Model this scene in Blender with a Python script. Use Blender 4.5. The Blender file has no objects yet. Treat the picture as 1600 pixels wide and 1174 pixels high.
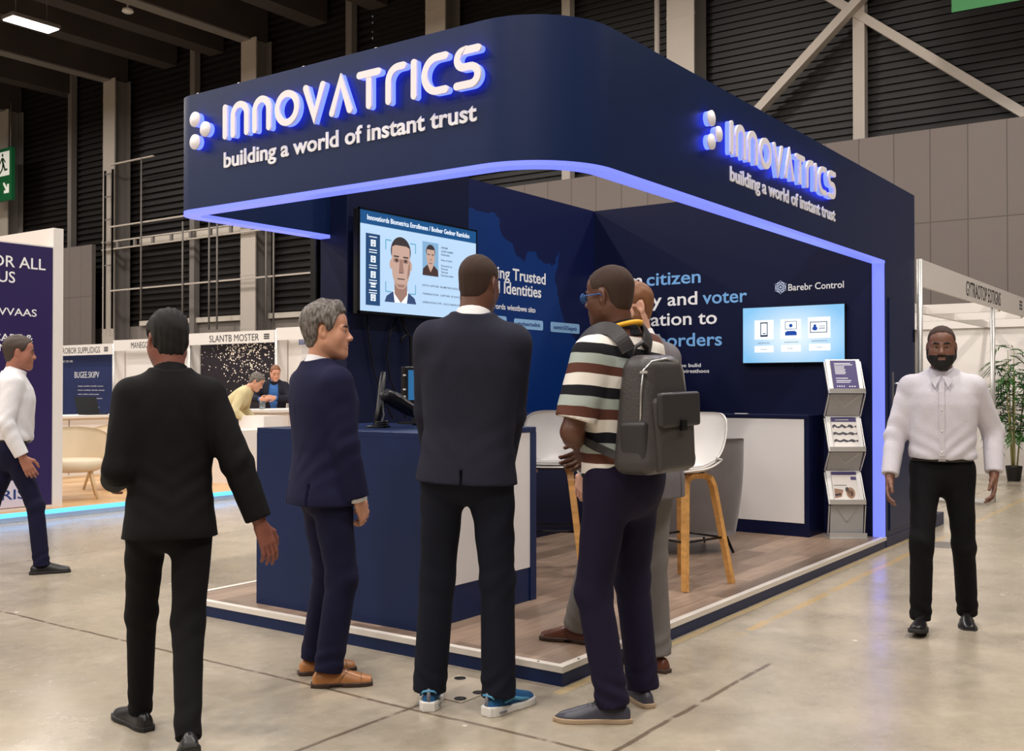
import bpy, math, random
import numpy as np
from mathutils import Vector, Matrix
random.seed(7)
scene = bpy.context.scene
COL = scene.collection
PI = math.pi

# ------------------------------------------------------------------ camera
cam_data = bpy.data.cameras.new('camera')
cam_data.sensor_width = 36.0
cam_data.lens = 36.7
cam_data.clip_end = 200
camera = bpy.data.objects.new('camera', cam_data)
COL.objects.link(camera)
camera.location = (-4.0199, -2.5963, 1.37)
_az = math.radians(35.6)
camera.rotation_euler = (PI / 2 + math.atan(18 / 1631), 0, _az - PI / 2)
scene.camera = camera
scene.view_settings.view_transform = 'Standard'
scene.view_settings.look = 'None'
scene.view_settings.gamma = 1
scene.view_settings.use_curve_mapping = False
scene.view_settings.exposure = 0.0
scene.cycles.use_denoising = True
scene.cycles.max_bounces = 6
scene.cycles.sample_clamp_indirect = 6

# ------------------------------------------------------------------ world and hall lamps
world = bpy.data.worlds.new('hall_air')
scene.world = world
world.use_nodes = True
world.node_tree.nodes['Background'].inputs[0].default_value = (1.0, 0.95, 0.92, 1)
world.node_tree.nodes['Background'].inputs[1].default_value = 0.12
LAMP_Z = 10.3
LAMP_ROWS = [(x, y) for x in (-13, -7.5, -2, 3.5, 10.0) for y in (-6, 0, 7.5, 15, 22, 30)]
for lx, ly in LAMP_ROWS:
    ld = bpy.data.lights.new('hall_lamp_light', 'AREA')
    ld.shape = 'RECTANGLE'
    ld.size = 1.3
    ld.size_y = 0.5
    ld.energy = 345
    ld.color = (1.0, 0.935, 0.865)
    lo = bpy.data.objects.new('hall_lamp_light', ld)
    lo.location = (lx, ly, LAMP_Z - 0.03)
    COL.objects.link(lo)

# ------------------------------------------------------------------ tagging and mesh helpers
def tag(o, label=None, cat=None, group=None, kind=None):
    if label: o['label'] = label
    if cat: o['category'] = cat
    if group: o['group'] = group
    if kind: o['kind'] = kind
    return o

def thing(name, label, cat, loc=(0, 0, 0), rotz=0.0, group=None):
    o = bpy.data.objects.new(name, None)
    o.empty_display_size = 0.1
    COL.objects.link(o)
    o.location = loc
    o.rotation_euler = (0, 0, rotz)
    return tag(o, label, cat, group)

def copy_tree(o, parent=None):
    c = o.copy()
    COL.objects.link(c)
    if parent is not None:
        c.parent = parent
    for ch in list(o.children):
        copy_tree(ch, c)
    return c

def mesh_from_arrays(name, co, faces_flat, loop_tot, smooth=False):
    me = bpy.data.meshes.new(name)
    me.vertices.add(len(co))
    me.vertices.foreach_set('co', np.asarray(co, np.float32).ravel())
    me.loops.add(len(faces_flat))
    me.loops.foreach_set('vertex_index', np.asarray(faces_flat, np.int32))
    lt = np.asarray(loop_tot, np.int32)
    me.polygons.add(len(lt))
    ls = np.concatenate([[0], np.cumsum(lt)[:-1]]).astype(np.int32)
    me.polygons.foreach_set('loop_start', ls)
    me.polygons.foreach_set('loop_total', lt)
    if smooth:
        me.polygons.foreach_set('use_smooth', np.ones(len(lt), bool))
    me.update(calc_edges=True)
    me.validate()
    return me

def root_loc(o):
    v = Vector((0, 0, 0))
    while o is not None:
        v += Vector(o.location)
        o = o.parent
    return v

def link_mesh(name, me, mat, parent=None):
    o = bpy.data.objects.new(name, me)
    COL.objects.link(o)
    if parent is not None:
        o.parent = parent
    if mat is not None:
        for m in (mat if isinstance(mat, (list, tuple)) else [mat]):
            me.materials.append(m)
    return o

class MB:
    """collects shapes and links them as one mesh object"""
    def __init__(s):
        s.v = []; s.f = []; s.mi = []; s.sm = []; s.cur = 0; s.smooth = False
    def add(s, verts, faces):
        b = len(s.v)
        s.v += [tuple(map(float, p)) for p in verts]
        for f in faces:
            s.f.append([b + i for i in f]); s.mi.append(s.cur); s.sm.append(s.smooth)
        return s
    def bb(s, x0, x1, y0, y1, z0, z1, bev=0.0):
        if bev > 0:
            return s.rbox(x0, x1, y0, y1, z0, z1, bev)
        v = [(x0, y0, z0), (x1, y0, z0), (x1, y1, z0), (x0, y1, z0), (x0, y0, z1), (x1, y0, z1), (x1, y1, z1), (x0, y1, z1)]
        return s.add(v, [(0, 3, 2, 1), (4, 5, 6, 7), (0, 1, 5, 4), (1, 2, 6, 5), (2, 3, 7, 6), (3, 0, 4, 7)])
    def rbox(s, x0, x1, y0, y1, z0, z1, r):
        def ring(ins, z):
            return [(x0 + ins, y0 + r, z), (x0 + r, y0 + ins, z), (x1 - r, y0 + ins, z), (x1 - ins, y0 + r, z),
                    (x1 - ins, y1 - r, z), (x1 - r, y1 - ins, z), (x0 + r, y1 - ins, z), (x0 + ins, y1 - r, z)]
        v = ring(r * .9, z0) + ring(0, z0 + r) + ring(0, z1 - r) + ring(r * .9, z1)
        f = [tuple(range(7, -1, -1)), tuple(range(24, 32))]
        for k in range(3):
            for i in range(8):
                j = (i + 1) % 8
                f.append((k * 8 + i, k * 8 + j, k * 8 + 8 + j, k * 8 + 8 + i))
        return s.add(v, f)
    def obox(s, c, ux, uy, uz, hx, hy, hz):
        c = Vector(c); ux = Vector(ux).normalized(); uy = Vector(uy).normalized(); uz = Vector(uz).normalized()
        v = []
        for dz in (-hz, hz):
            for dx, dy in ((-hx, -hy), (hx, -hy), (hx, hy), (-hx, hy)):
                v.append(c + ux * dx + uy * dy + uz * dz)
        return s.add(v, [(0, 3, 2, 1), (4, 5, 6, 7), (0, 1, 5, 4), (1, 2, 6, 5), (2, 3, 7, 6), (3, 0, 4, 7)])
    def beam(s, a, b, w, h, up=(0, 0, 1)):
        a = Vector(a); b = Vector(b); d = (b - a)
        L = d.length; d.normalize(); up = Vector(up)
        sx = d.cross(up).normalized(); sz = sx.cross(d).normalized()
        return s.obox((a + b) / 2, sx, d, sz, w / 2, L / 2, h / 2)
    def tube(s, pts, r, n=10, closed=False, caps=True):
        pts = [Vector(p) for p in pts]
        m = len(pts)
        rs = r if isinstance(r, (list, tuple)) else [r] * m
        base = []
        ref = None
        for i, p in enumerate(pts):
            if closed:
                t = pts[(i + 1) % m] - pts[i - 1]
            else:
                t = pts[min(i + 1, m - 1)] - pts[max(i - 1, 0)]
            t.normalize()
            if ref is None:
                ref = Vector((0, 0, 1)) if abs(t.z) < .9 else Vector((1, 0, 0))
            u = (ref - t * ref.dot(t))
            if u.length < 1e-5: u = t.orthogonal()
            u.normalize(); ref = u
            w = t.cross(u)
            base += [p + (u * math.cos(2 * PI * k / n) + w * math.sin(2 * PI * k / n)) * rs[i] for k in range(n)]
        f = []
        for i in range(m if closed else m - 1):
            a = i * n; b = ((i + 1) % m) * n
            for k in range(n):
                k2 = (k + 1) % n
                f.append((a + k, a + k2, b + k2, b + k))
        if caps and not closed:
            f.append(tuple(range(n - 1, -1, -1))); f.append(tuple(range((m - 1) * n, m * n)))
        sm = s.smooth; s.smooth = True
        s.add(base, f); s.smooth = sm
        return s
    def cyl(s, a, b, r, n=20, r2=None):
        return s.tube([a, b], [r, r if r2 is None else r2], n)
    def lathe(s, prof, c=(0, 0, 0), n=28):
        v = []; f = []
        for (r, z) in prof:
            v += [(c[0] + r * math.cos(2 * PI * k / n), c[1] + r * math.sin(2 * PI * k / n), c[2] + z) for k in range(n)]
        for i in range(len(prof) - 1):
            for k in range(n):
                k2 = (k + 1) % n
                f.append((i * n + k, i * n + k2, (i + 1) * n + k2, (i + 1) * n + k))
        f.append(tuple(range(n - 1, -1, -1))); f.append(tuple(range((len(prof) - 1) * n, len(prof) * n)))
        sm = s.smooth; s.smooth = True
        s.add(v, f); s.smooth = sm
        return s
    def prism(s, poly, O, U, V, depth):
        """polygon (u, v) on the plane O + uU + vV, thickened by depth along U x V"""
        O = Vector(O); U = Vector(U).normalized(); V = Vector(V).normalized(); N = U.cross(V)
        if sum(poly[i - 1][0] * poly[i][1] - poly[i][0] * poly[i - 1][1] for i in range(len(poly))) < 0:
            poly = poly[::-1]
        n = len(poly)
        v = [O + U * a + V * b for a, b in poly] + [O + U * a + V * b + N * depth for a, b in poly]
        f = [tuple(range(n - 1, -1, -1)), tuple(range(n, 2 * n))] + [(i, (i + 1) % n, n + (i + 1) % n, n + i) for i in range(n)]
        return s.add(v, f)
    def ellipsoid(s, c, r, n=16, m=10):
        v = []; f = []
        for i in range(m + 1):
            th = PI * i / m
            v += [(c[0] + r[0] * math.sin(th) * math.cos(2 * PI * k / n), c[1] + r[1] * math.sin(th) * math.sin(2 * PI * k / n), c[2] + r[2] * math.cos(th)) for k in range(n)]
        for i in range(m):
            for k in range(n):
                k2 = (k + 1) % n
                f.append((i * n + k, (i + 1) * n + k, (i + 1) * n + k2, i * n + k2))
        sm = s.smooth; s.smooth = True
        s.add(v, f); s.smooth = sm
        return s
    def build(s, name, mat, parent=None, local=False):
        co = np.array(s.v, float).reshape(-1, 3)
        off = Vector((0, 0, 0))
        if not local:
            if parent is not None:
                off = root_loc(parent)
            else:
                lo = co.min(0); hi = co.max(0)
                off = Vector(((lo[0] + hi[0]) / 2, (lo[1] + hi[1]) / 2, lo[2]))
        co = co - np.array(off)
        me = mesh_from_arrays(name, co, [i for f in s.f for i in f], [len(f) for f in s.f])
        if len(me.polygons) == len(s.f):
            me.polygons.foreach_set('use_smooth', np.array(s.sm, bool))
            me.polygons.foreach_set('material_index', np.array(s.mi, np.int32))
        o = link_mesh(name, me, mat, parent)
        if parent is None and not local:
            o.location = off
        return o

def box(name, mat, x0, x1, y0, y1, z0, z1, parent=None, bev=0.0, local=False):
    return MB().bb(x0, x1, y0, y1, z0, z1, bev).build(name, mat, parent, local)

def lettering(name, s, mat, O, U, V, height, width=None, parent=None, extrude=0.003, bold=0.0, align='LEFT', local=False, split=False):
    """real text, standing on baseline O along U with up V; height = cap height; width fits the line"""
    cu = bpy.data.curves.new('lettering_curve', 'FONT')
    cu.body = s
    cu.size = 1.0
    cu.extrude = 0.0
    cu.offset = bold
    cu.resolution_u = 3
    cu.align_x = 'LEFT'
    tmp = bpy.data.objects.new('lettering_tmp', cu)
    COL.objects.link(tmp)
    bpy.context.view_layer.update()
    dg = bpy.context.evaluated_depsgraph_get()
    me = bpy.data.meshes.new_from_object(tmp.evaluated_get(dg))
    bpy.data.objects.remove(tmp)
    bpy.data.curves.remove(cu)
    n = len(me.vertices)
    co = np.zeros(n * 3, np.float32)
    me.vertices.foreach_get('co', co)
    co = co.reshape(-1, 3)
    sc = height / 0.70
    x = co[:, 0] - co[:, 0].min()
    w = x.max()
    sx = sc if width is None else width / w
    x = x * sx
    if align == 'CENTER': x = x - w * sx / 2
    if align == 'RIGHT': x = x - w * sx
    y = co[:, 1] * sc
    O = np.array(O, float); U = np.array(Vector(U).normalized()); V = np.array(Vector(V).normalized())
    N = np.cross(U, V)
    front = O + x[:, None] * U + y[:, None] * V + N * extrude
    back = O + x[:, None] * U + y[:, None] * V
    faces = [list(p.vertices) for p in me.polygons]
    ec = {}
    for f in faces:
        for i in range(len(f)):
            a, b = f[i], f[(i + 1) % len(f)]
            ec[(a, b)] = ec.get((a, b), 0) + 1
    side = [(a, b, b + n, a + n) for (a, b) in ec if (b, a) not in ec]
    mb = MB()
    if split:      # one mesh for each word
        iv = sorted((min(x[i] for i in f), max(x[i] for i in f), k) for k, f in enumerate(faces))
        words_, end = [], -1e9
        for a_, b_, k in iv:
            if a_ > end + .17 * sc * (sx / sc): words_.append([])
            words_[-1].append(k); end = max(end, b_)
        outp = []
        for ws in words_:
            vs = sorted({i for k in ws for i in faces[k]}); mp_ = {v_: q for q, v_ in enumerate(vs)}; m_ = len(vs)
            mbw = MB()
            mbw.add(np.vstack([back[vs], front[vs]]), [[mp_[i] + m_ for i in faces[k]] for k in ws] + [(mp_[a], mp_[b], mp_[b] + m_, mp_[a] + m_) for (a, b, _c, _d) in side if a in mp_ and b in mp_])
            outp.append(mbw.build(name, mat, parent, local))
        bpy.data.meshes.remove(me)
        return outp
    # front = indices n.., back = 0..
    mb.add(np.vstack([back, front]), [[i + n for i in f] for f in faces] + [f for f in side])
    bpy.data.meshes.remove(me)
    return mb.build(name, mat, parent, local)

# ------------------------------------------------------------------ materials
def srgb(r, g, b):
    def c(v):
        v /= 255.0
        return v / 12.92 if v <= 0.04045 else ((v + 0.055) / 1.055) ** 2.4
    return (c(r), c(g), c(b))

def new_mat(name):
    m = bpy.data.materials.new(name)
    m.use_nodes = True
    nt = m.node_tree
    return m, nt, nt.nodes['Principled BSDF']

def mat(name, col, rough=0.5, metal=0.0, emit=None, strength=0.0, vary=0.06, scale=6.0, bump=0.0, bscale=60.0, spec=0.5, coat=0.0, alpha=1.0, sheen=0.0):
    m, nt, b = new_mat(name)
    b.inputs['Roughness'].default_value = rough
    b.inputs['Metallic'].default_value = metal
    b.inputs['Specular IOR Level'].default_value = spec
    b.inputs['Coat Weight'].default_value = coat
    b.inputs['Alpha'].default_value = alpha
    b.inputs['Sheen Weight'].default_value = sheen
    tc = nt.nodes.new('ShaderNodeTexCoord')
    nz = nt.nodes.new('ShaderNodeTexNoise')
    nz.inputs['Scale'].default_value = scale
    nz.inputs['Detail'].default_value = 4
    nt.links.new(tc.outputs['Object'], nz.inputs['Vector'])
    mx = nt.nodes.new('ShaderNodeMix'); mx.data_type = 'RGBA'
    mx.inputs['A'].default_value = (*[max(0, c * (1 - vary)) for c in col], 1)
    mx.inputs['B'].default_value = (*[min(1, c * (1 + vary)) for c in col], 1)
    nt.links.new(nz.outputs['Fac'], mx.inputs['Factor'])
    nt.links.new(mx.outputs['Result'], b.inputs['Base Color'])
    if emit is not None:
        b.inputs['Emission Color'].default_value = (*emit, 1)
        b.inputs['Emission Strength'].default_value = strength
    if bump > 0:
        n2 = nt.nodes.new('ShaderNodeTexNoise')
        n2.inputs['Scale'].default_value = bscale
        n2.inputs['Detail'].default_value = 3
        nt.links.new(tc.outputs['Object'], n2.inputs['Vector'])
        bp = nt.nodes.new('ShaderNodeBump')
        bp.inputs['Strength'].default_value = bump
        bp.inputs['Distance'].default_value = 0.01
        nt.links.new(n2.outputs['Fac'], bp.inputs['Height'])
        nt.links.new(bp.outputs['Normal'], b.inputs['Normal'])
    return m

def glow(name, col, strength):
    """a surface that gives off light (screen, light strip, lamp)"""
    m, nt, b = new_mat(name)
    b.inputs['Base Color'].default_value = (*[c * .4 for c in col], 1)
    b.inputs['Roughness'].default_value = 0.4
    b.inputs['Emission Color'].default_value = (*col, 1)
    b.inputs['Emission Strength'].default_value = strength
    return m

M = {}
M['navy'] = mat('navy_panel', srgb(17, 35, 76), 0.40, vary=.05, scale=2.5, spec=.28)
M['navy_shaded'] = mat('shaded_navy_panel', srgb(15, 22, 52), 0.42, vary=.05, scale=2.5, spec=.25)  # tower navy, darkened to paint in the shadow under the canopy band
M['navy_deep'] = mat('deep_navy_panel', srgb(10, 17, 52), 0.45, vary=.05, scale=2, spec=.22)
M['navy_graphic'] = mat('navy_graphic_print', srgb(6, 18, 66), 0.5, vary=.06, scale=2, spec=.3)
M['map_blue'] = mat('map_blue_print', srgb(2, 45, 110), 0.5, vary=.08, scale=2, spec=.3)
M['led_blue'] = glow('blue_light_strip', (0.17, 0.21, 1.0), 1.25)
M['rim_blue'] = glow('blue_glowing_acrylic', (0.045, 0.066, 1.0), 6.0)
M['letter_face'] = mat('letter_face_white', srgb(225, 218, 220), 0.5, emit=(.9, .88, .95), strength=.16, vary=.02)
M['print_white'] = mat('white_print', srgb(242, 242, 245), 0.55, vary=.01)
M['print_lightblue'] = mat('light_blue_print', srgb(118, 176, 236), 0.55, vary=.02)
M['pill'] = mat('pale_blue_print', srgb(140, 184, 226), 0.55, vary=.02)
M['pill_text'] = mat('navy_print', srgb(24, 58, 120), 0.55, vary=.02)
M['white_lam'] = mat('white_laminate', srgb(222, 218, 216), 0.4, vary=.015, scale=3)
M['trim_white'] = mat('white_edge_trim', srgb(222, 214, 204), 0.4, vary=.04, scale=12)
M['black_plastic'] = mat('black_plastic', srgb(18, 18, 20), 0.38, vary=.1, spec=.4)
M['black_metal'] = mat('black_metal', srgb(22, 22, 24), 0.35, metal=.6, vary=.1)
M['steel'] = mat('brushed_steel', srgb(190, 190, 192), 0.3, metal=.9, vary=.06, scale=20)
M['alu'] = mat('aluminium', srgb(205, 203, 200), 0.35, metal=.55, vary=.03, scale=10)
M['white_plastic'] = mat('white_plastic', srgb(226, 222, 218), 0.35, vary=.02)
M['black_print'] = mat('black_print', srgb(40, 38, 42), 0.6, vary=.05)
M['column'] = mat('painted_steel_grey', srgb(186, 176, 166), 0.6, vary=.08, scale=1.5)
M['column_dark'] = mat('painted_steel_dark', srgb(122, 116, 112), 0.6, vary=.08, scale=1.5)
M['beam'] = mat('roof_beam_brown_black', srgb(62, 54, 52), 0.7, vary=.1, scale=1)
M['roof'] = mat('roof_deck_dark', srgb(30, 27, 28), 0.8, vary=.15, scale=1)
M['siding'] = mat('dark_ribbed_siding', srgb(25, 20, 20), 0.55, vary=.3, scale=.5, bump=.1, bscale=3)
M['hall_wall'] = mat('hall_wall_grey', srgb(130, 122, 116), 0.8, vary=.08, scale=1)
M['shell_white'] = mat('shell_scheme_white', srgb(232, 226, 222), 0.45, vary=.02, scale=4)
M['green_sign'] = mat('green_sign', srgb(16, 88, 48), 0.45, emit=srgb(16, 88, 48), strength=.12, vary=.04)
M['green_banner'] = mat('green_banner_cloth', srgb(48, 116, 64), 0.7, vary=.1, scale=3)
M['purple'] = mat('purple_print', srgb(38, 22, 82), 0.45, vary=.25, scale=1.1)

def concrete_floor():
    m, nt, b = new_mat('polished_concrete')
    N = nt.nodes.new; Lk = nt.links.new
    tc = N('ShaderNodeTexCoord')
    def noise(scale, det=6, rough=.6, vec=None):
        n = N('ShaderNodeTexNoise'); n.inputs['Scale'].default_value = scale; n.inputs['Detail'].default_value = det
        n.inputs['Roughness'].default_value = rough
        Lk(vec if vec is not None else tc.outputs['Object'], n.inputs['Vector']); return n.outputs['Fac']
    def math_(op, a, bv=None, c=None):
        n = N('ShaderNodeMath'); n.operation = op
        for i, q in enumerate((a, bv, c)):
            if q is None: continue
            if isinstance(q, (int, float)): n.inputs[i].default_value = q
            else: Lk(q, n.inputs[i])
        return n.outputs[0]
    def mix(fac, A, B):
        n = N('ShaderNodeMix'); n.data_type = 'RGBA'
        if isinstance(fac, (int, float)): n.inputs['Factor'].default_value = fac
        else: Lk(fac, n.inputs['Factor'])
        for k, q in (('A', A), ('B', B)):
            if isinstance(q, tuple): n.inputs[k].default_value = (*q, 1)
            else: Lk(q, n.inputs[k])
        return n.outputs['Result']
    def ramp(fac, a, bq):
        n = N('ShaderNodeMapRange'); Lk(fac, n.inputs['Value'])
        n.inputs['From Min'].default_value = a; n.inputs['From Max'].default_value = bq
        n.clamp = True
        return n.outputs['Result']
    sep = N('ShaderNodeSeparateXYZ'); Lk(tc.outputs['Object'], sep.inputs[0])
    X, Y = sep.outputs['X'], sep.outputs['Y']
    wob = math_('MULTIPLY', math_('SUBTRACT', noise(1.3, 4), .5), .05)
    def line(coord, v, w, soft):
        d = math_('ABSOLUTE', math_('SUBTRACT', math_('ADD', coord, wob), v))
        return math_('SUBTRACT', 1.0, ramp(d, w, w + soft))
    def span(coord, a, bq):
        return math_('MULTIPLY', math_('GREATER_THAN', coord, a), math_('LESS_THAN', coord, bq))
    big = ramp(noise(.55, 5), .3, .7)
    mid = ramp(noise(2.6, 7, .65), .3, .72)
    fine = ramp(noise(16, 6, .7), .25, .8)
    c = mix(big, srgb(150, 139, 121), srgb(188, 175, 155))
    c = mix(math_('MULTIPLY', mid, .62), c, srgb(122, 113, 98))
    c = mix(math_('MULTIPLY', ramp(noise(.9, 6, .6), .52, .72), .5), c, srgb(126, 121, 112))
    c = mix(math_('MULTIPLY', ramp(noise(1.7, 8, .7), .55, .8), .5), c, srgb(212, 200, 182))
    c = mix(math_('MULTIPLY', fine, .22), c, srgb(214, 202, 182))
    # pale scuffs stretched along one way
    mp = N('ShaderNodeMapping'); Lk(tc.outputs['Object'], mp.inputs['Vector'])
    mp.inputs['Scale'].default_value = (6, 1.4, 1); mp.inputs['Rotation'].default_value = (0, 0, .6)
    scuff = ramp(noise(2.2, 8, .75, mp.outputs[0]), .66, .76)
    c = mix(math_('MULTIPLY', scuff, .45), c, srgb(224, 214, 198))
    # paint flecks
    vo = N('ShaderNodeTexVoronoi'); vo.inputs['Scale'].default_value = 2.6; Lk(tc.outputs['Object'], vo.inputs['Vector'])
    dist = math_('ADD', vo.outputs['Distance'], math_('MULTIPLY', noise(30, 3), .045))
    fleck = math_('SUBTRACT', 1.0, ramp(dist, .055, .065))
    c = mix(math_('MULTIPLY', fleck, .7), c, srgb(232, 226, 214))
    # joints
    broken = ramp(noise(5, 4), .36, .46)
    dark = srgb(92, 76, 62)
    for coord, v, w, a in ((Y, .36, .008, .8), (X, -.645, .008, .85), (Y, 5.3, .006, .5), (X, -5.0, .006, .6), (X, 7.3, .006, .4), (Y, -3.6, .006, .6)):
        c = mix(math_('MULTIPLY', math_('MULTIPLY', line(coord, v, w, .006), broken), a), c, dark)
    c = mix(math_('MULTIPLY', math_('MULTIPLY', line(Y, -.615, .009, .006), broken), math_('MULTIPLY', span(X, -3, .95), .8)), c, dark)
    c = mix(math_('MULTIPLY', math_('MULTIPLY', line(Y, -.25, .02, .012), broken), math_('MULTIPLY', span(X, 1.4, 14), .55)), c, srgb(198, 160, 92))
    c = mix(math_('MULTIPLY', line(Y, -.035, .018, .01), math_('MULTIPLY', span(X, -.1, 6), .6)), c, srgb(214, 186, 128))
    Lk(c, b.inputs['Base Color'])
    r = math_('ADD', .12, math_('MULTIPLY', mid, .17))
    r = math_('ADD', r, math_('MULTIPLY', fine, .08))
    Lk(r, b.inputs['Roughness'])
    b.inputs['Specular IOR Level'].default_value = .7
    bp = N('ShaderNodeBump'); bp.inputs['Strength'].default_value = .06; bp.inputs['Distance'].default_value = .01
    Lk(fine, bp.inputs['Height']); Lk(bp.outputs['Normal'], b.inputs['Normal'])
    return m
M['floor'] = concrete_floor()

def plank(name, ca, cb, L=1.2, W=.18, rough=.4, axis_rot=0.0):
    m, nt, b = new_mat(name)
    N = nt.nodes.new; Lk = nt.links.new
    tc = N('ShaderNodeTexCoord')
    mp = N('ShaderNodeMapping'); Lk(tc.outputs['Object'], mp.inputs['Vector']); mp.inputs['Rotation'].default_value = (0, 0, axis_rot)
    br = N('ShaderNodeTexBrick'); Lk(mp.outputs[0], br.inputs['Vector'])
    br.inputs['Scale'].default_value = 1; br.inputs['Brick Width'].default_value = L; br.inputs['Row Height'].default_value = W
    br.inputs['Mortar Size'].default_value = .0015
    br.inputs['Color1'].default_value = (*ca, 1); br.inputs['Color2'].default_value = (*cb, 1)
    br.inputs['Mortar'].default_value = (*[c * .45 for c in ca], 1)
    m2 = N('ShaderNodeMapping'); Lk(mp.outputs[0], m2.inputs['Vector']); m2.inputs['Scale'].default_value = (2.2, 20, 20)
    nz = N('ShaderNodeTexNoise'); nz.inputs['Scale'].default_value = 1.6; nz.inputs['Detail'].default_value = 6; Lk(m2.outputs[0], nz.inputs['Vector'])
    mx = N('ShaderNodeMix'); mx.data_type = 'RGBA'; mx.blend_type = 'MULTIPLY'; mx.inputs['Factor'].default_value = .55
    cr = N('ShaderNodeValToRGB'); Lk(nz.outputs['Fac'], cr.inputs[0])
    cr.color_ramp.elements[0].position = .3; cr.color_ramp.elements[0].color = (.55, .5, .47, 1)
    cr.color_ramp.elements[1].position = .65; cr.color_ramp.elements[1].color = (1.1, 1.08, 1.05, 1)
    Lk(br.outputs['Color'], mx.inputs['A']); Lk(cr.outputs[0], mx.inputs['B'])
    Lk(mx.outputs['Result'], b.inputs['Base Color'])
    b.inputs['Roughness'].default_value = rough
    return m
M['plank_grey'] = plank('grey_oak_vinyl', srgb(162, 139, 121), srgb(120, 101, 87))
M['plank_beech'] = plank('beech_floor', srgb(214, 176, 128), srgb(196, 156, 108))
M['beech'] = plank('beech_wood', srgb(218, 164, 96), srgb(214, 158, 90), L=9, W=9)

def panelled(name, col, pw, ph, dark=.6, rough=.75):
    """large cladding panels with thin joints, on a wall that runs along Y"""
    m, nt, b = new_mat(name)
    N = nt.nodes.new; Lk = nt.links.new
    tc = N('ShaderNodeTexCoord')
    sp = N('ShaderNodeSeparateXYZ'); Lk(tc.outputs['Object'], sp.inputs[0])
    cb = N('ShaderNodeCombineXYZ'); Lk(sp.outputs['Y'], cb.inputs['X']); Lk(sp.outputs['Z'], cb.inputs['Y'])
    br = N('ShaderNodeTexBrick'); Lk(cb.outputs[0], br.inputs['Vector'])
    br.offset = 0.0
    br.inputs['Scale'].default_value = 1; br.inputs['Brick Width'].default_value = pw; br.inputs['Row Height'].default_value = ph
    br.inputs['Mortar Size'].default_value = .012; br.inputs['Mortar Smooth'].default_value = .2
    br.inputs['Color1'].default_value = (*[c * .97 for c in col], 1); br.inputs['Color2'].default_value = (*[c * 1.05 for c in col], 1)
    br.inputs['Mortar'].default_value = (*[c * dark for c in col], 1)
    nz = N('ShaderNodeTexNoise'); nz.inputs['Scale'].default_value = 3; nz.inputs['Detail'].default_value = 8; Lk(tc.outputs['Object'], nz.inputs['Vector'])
    mx = N('ShaderNodeMix'); mx.data_type = 'RGBA'; mx.blend_type = 'MULTIPLY'; mx.inputs['Factor'].default_value = .35
    Lk(br.outputs['Color'], mx.inputs['A']); Lk(nz.outputs['Color'], mx.inputs['B'])
    mx2 = N('ShaderNodeMix'); mx2.data_type = 'RGBA'; mx2.inputs['Factor'].default_value = .25
    Lk(br.outputs['Color'], mx2.inputs['A']); Lk(mx.outputs['Result'], mx2.inputs['B'])
    Lk(mx2.outputs['Result'], b.inputs['Base Color'])
    b.inputs['Roughness'].default_value = rough
    return m
M['concrete_panel'] = panelled('grey_cladding_panels', srgb(116, 107, 103), .62, 2.13)

# ------------------------------------------------------------------ hall shell
HX = 16.0
def struct(o, label=None):
    o['kind'] = 'structure'
    if label: o['label'] = label
    return o
struct(box('floor', M['floor'], -17, HX, -18, 42, -.2, 0))
# world-space texture for the floor: keep its origin at the stand's corner
fl = bpy.data.objects['floor']
fl.data.transform(Matrix.Translation(fl.location)); fl.location = (0, 0, 0)
struct(box('ceiling', M['roof'], -17, HX, -18, 42, 12.6, 12.8))
struct(box('wall_left', M['hall_wall'], -17, HX + .3, 42, 42.3, 0, 12.8))
struct(box('wall_right', M['hall_wall'], -17, HX + .3, -18.3, -18, 0, 12.8))
struct(box('wall_front', M['hall_wall'], -17.3, -17, -18.3, 42.3, 0, 12.8))
struct(MB().bb(15.12, 15.25, -18, 16.2, 0, 5.9).bb(15.12, 15.25, 27.5, 42, 0, 5.9).build('wall_back', M['concrete_panel']))
struct(MB().bb(HX, HX + .3, -18, 42, 0, 3.3).build('wall_back_base', M['hall_wall']))
# ribbed dark siding above the panels (and lower, behind the tall louvred bays)
def siding(y0, y1, z0, z1, pitch, depth):
    mb = MB(); n = int((z1 - z0) / pitch); prof = []
    for i in range(n):
        z = z0 + i * pitch
        prof += [(HX + .05, z), (HX + .05, z + pitch * .45), (HX + .05 + depth, z + pitch * .5), (HX + .05 + depth, z + pitch * .95)]
    prof.append((HX + .05, z0 + n * pitch))
    v = [(x, y0, z) for x, z in prof] + [(x, y1, z) for x, z in prof]
    k = len(prof)
    mb.add(v, [(i, i + 1, k + i + 1, k + i) for i in range(k - 1)])
    return mb
struct(siding(-18, 16.3, 3.3, 12.6, .14, .05).build('wall_back_siding', M['siding']))
struct(siding(16.3, 27.9, 3.3, 12.6, .2, .10).build('wall_back_siding', M['siding']))
struct(siding(27.9, 42, 3.3, 12.6, .2, .10).build('wall_back_siding', M['siding']))
# white sills and grey transoms of the tall louvred bays
mb = MB()
for a, b_ in ((21.0, 26.1), (17.0, 20.1)):
    mb.bb(HX - .12, HX + .05, a, b_, 3.3, 3.45).bb(HX - .12, HX + .05, a, b_, 5.85, 6.1)
struct(mb.build('trim_1', mat('pale_window_rail', srgb(205, 196, 184), .6)))

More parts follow.
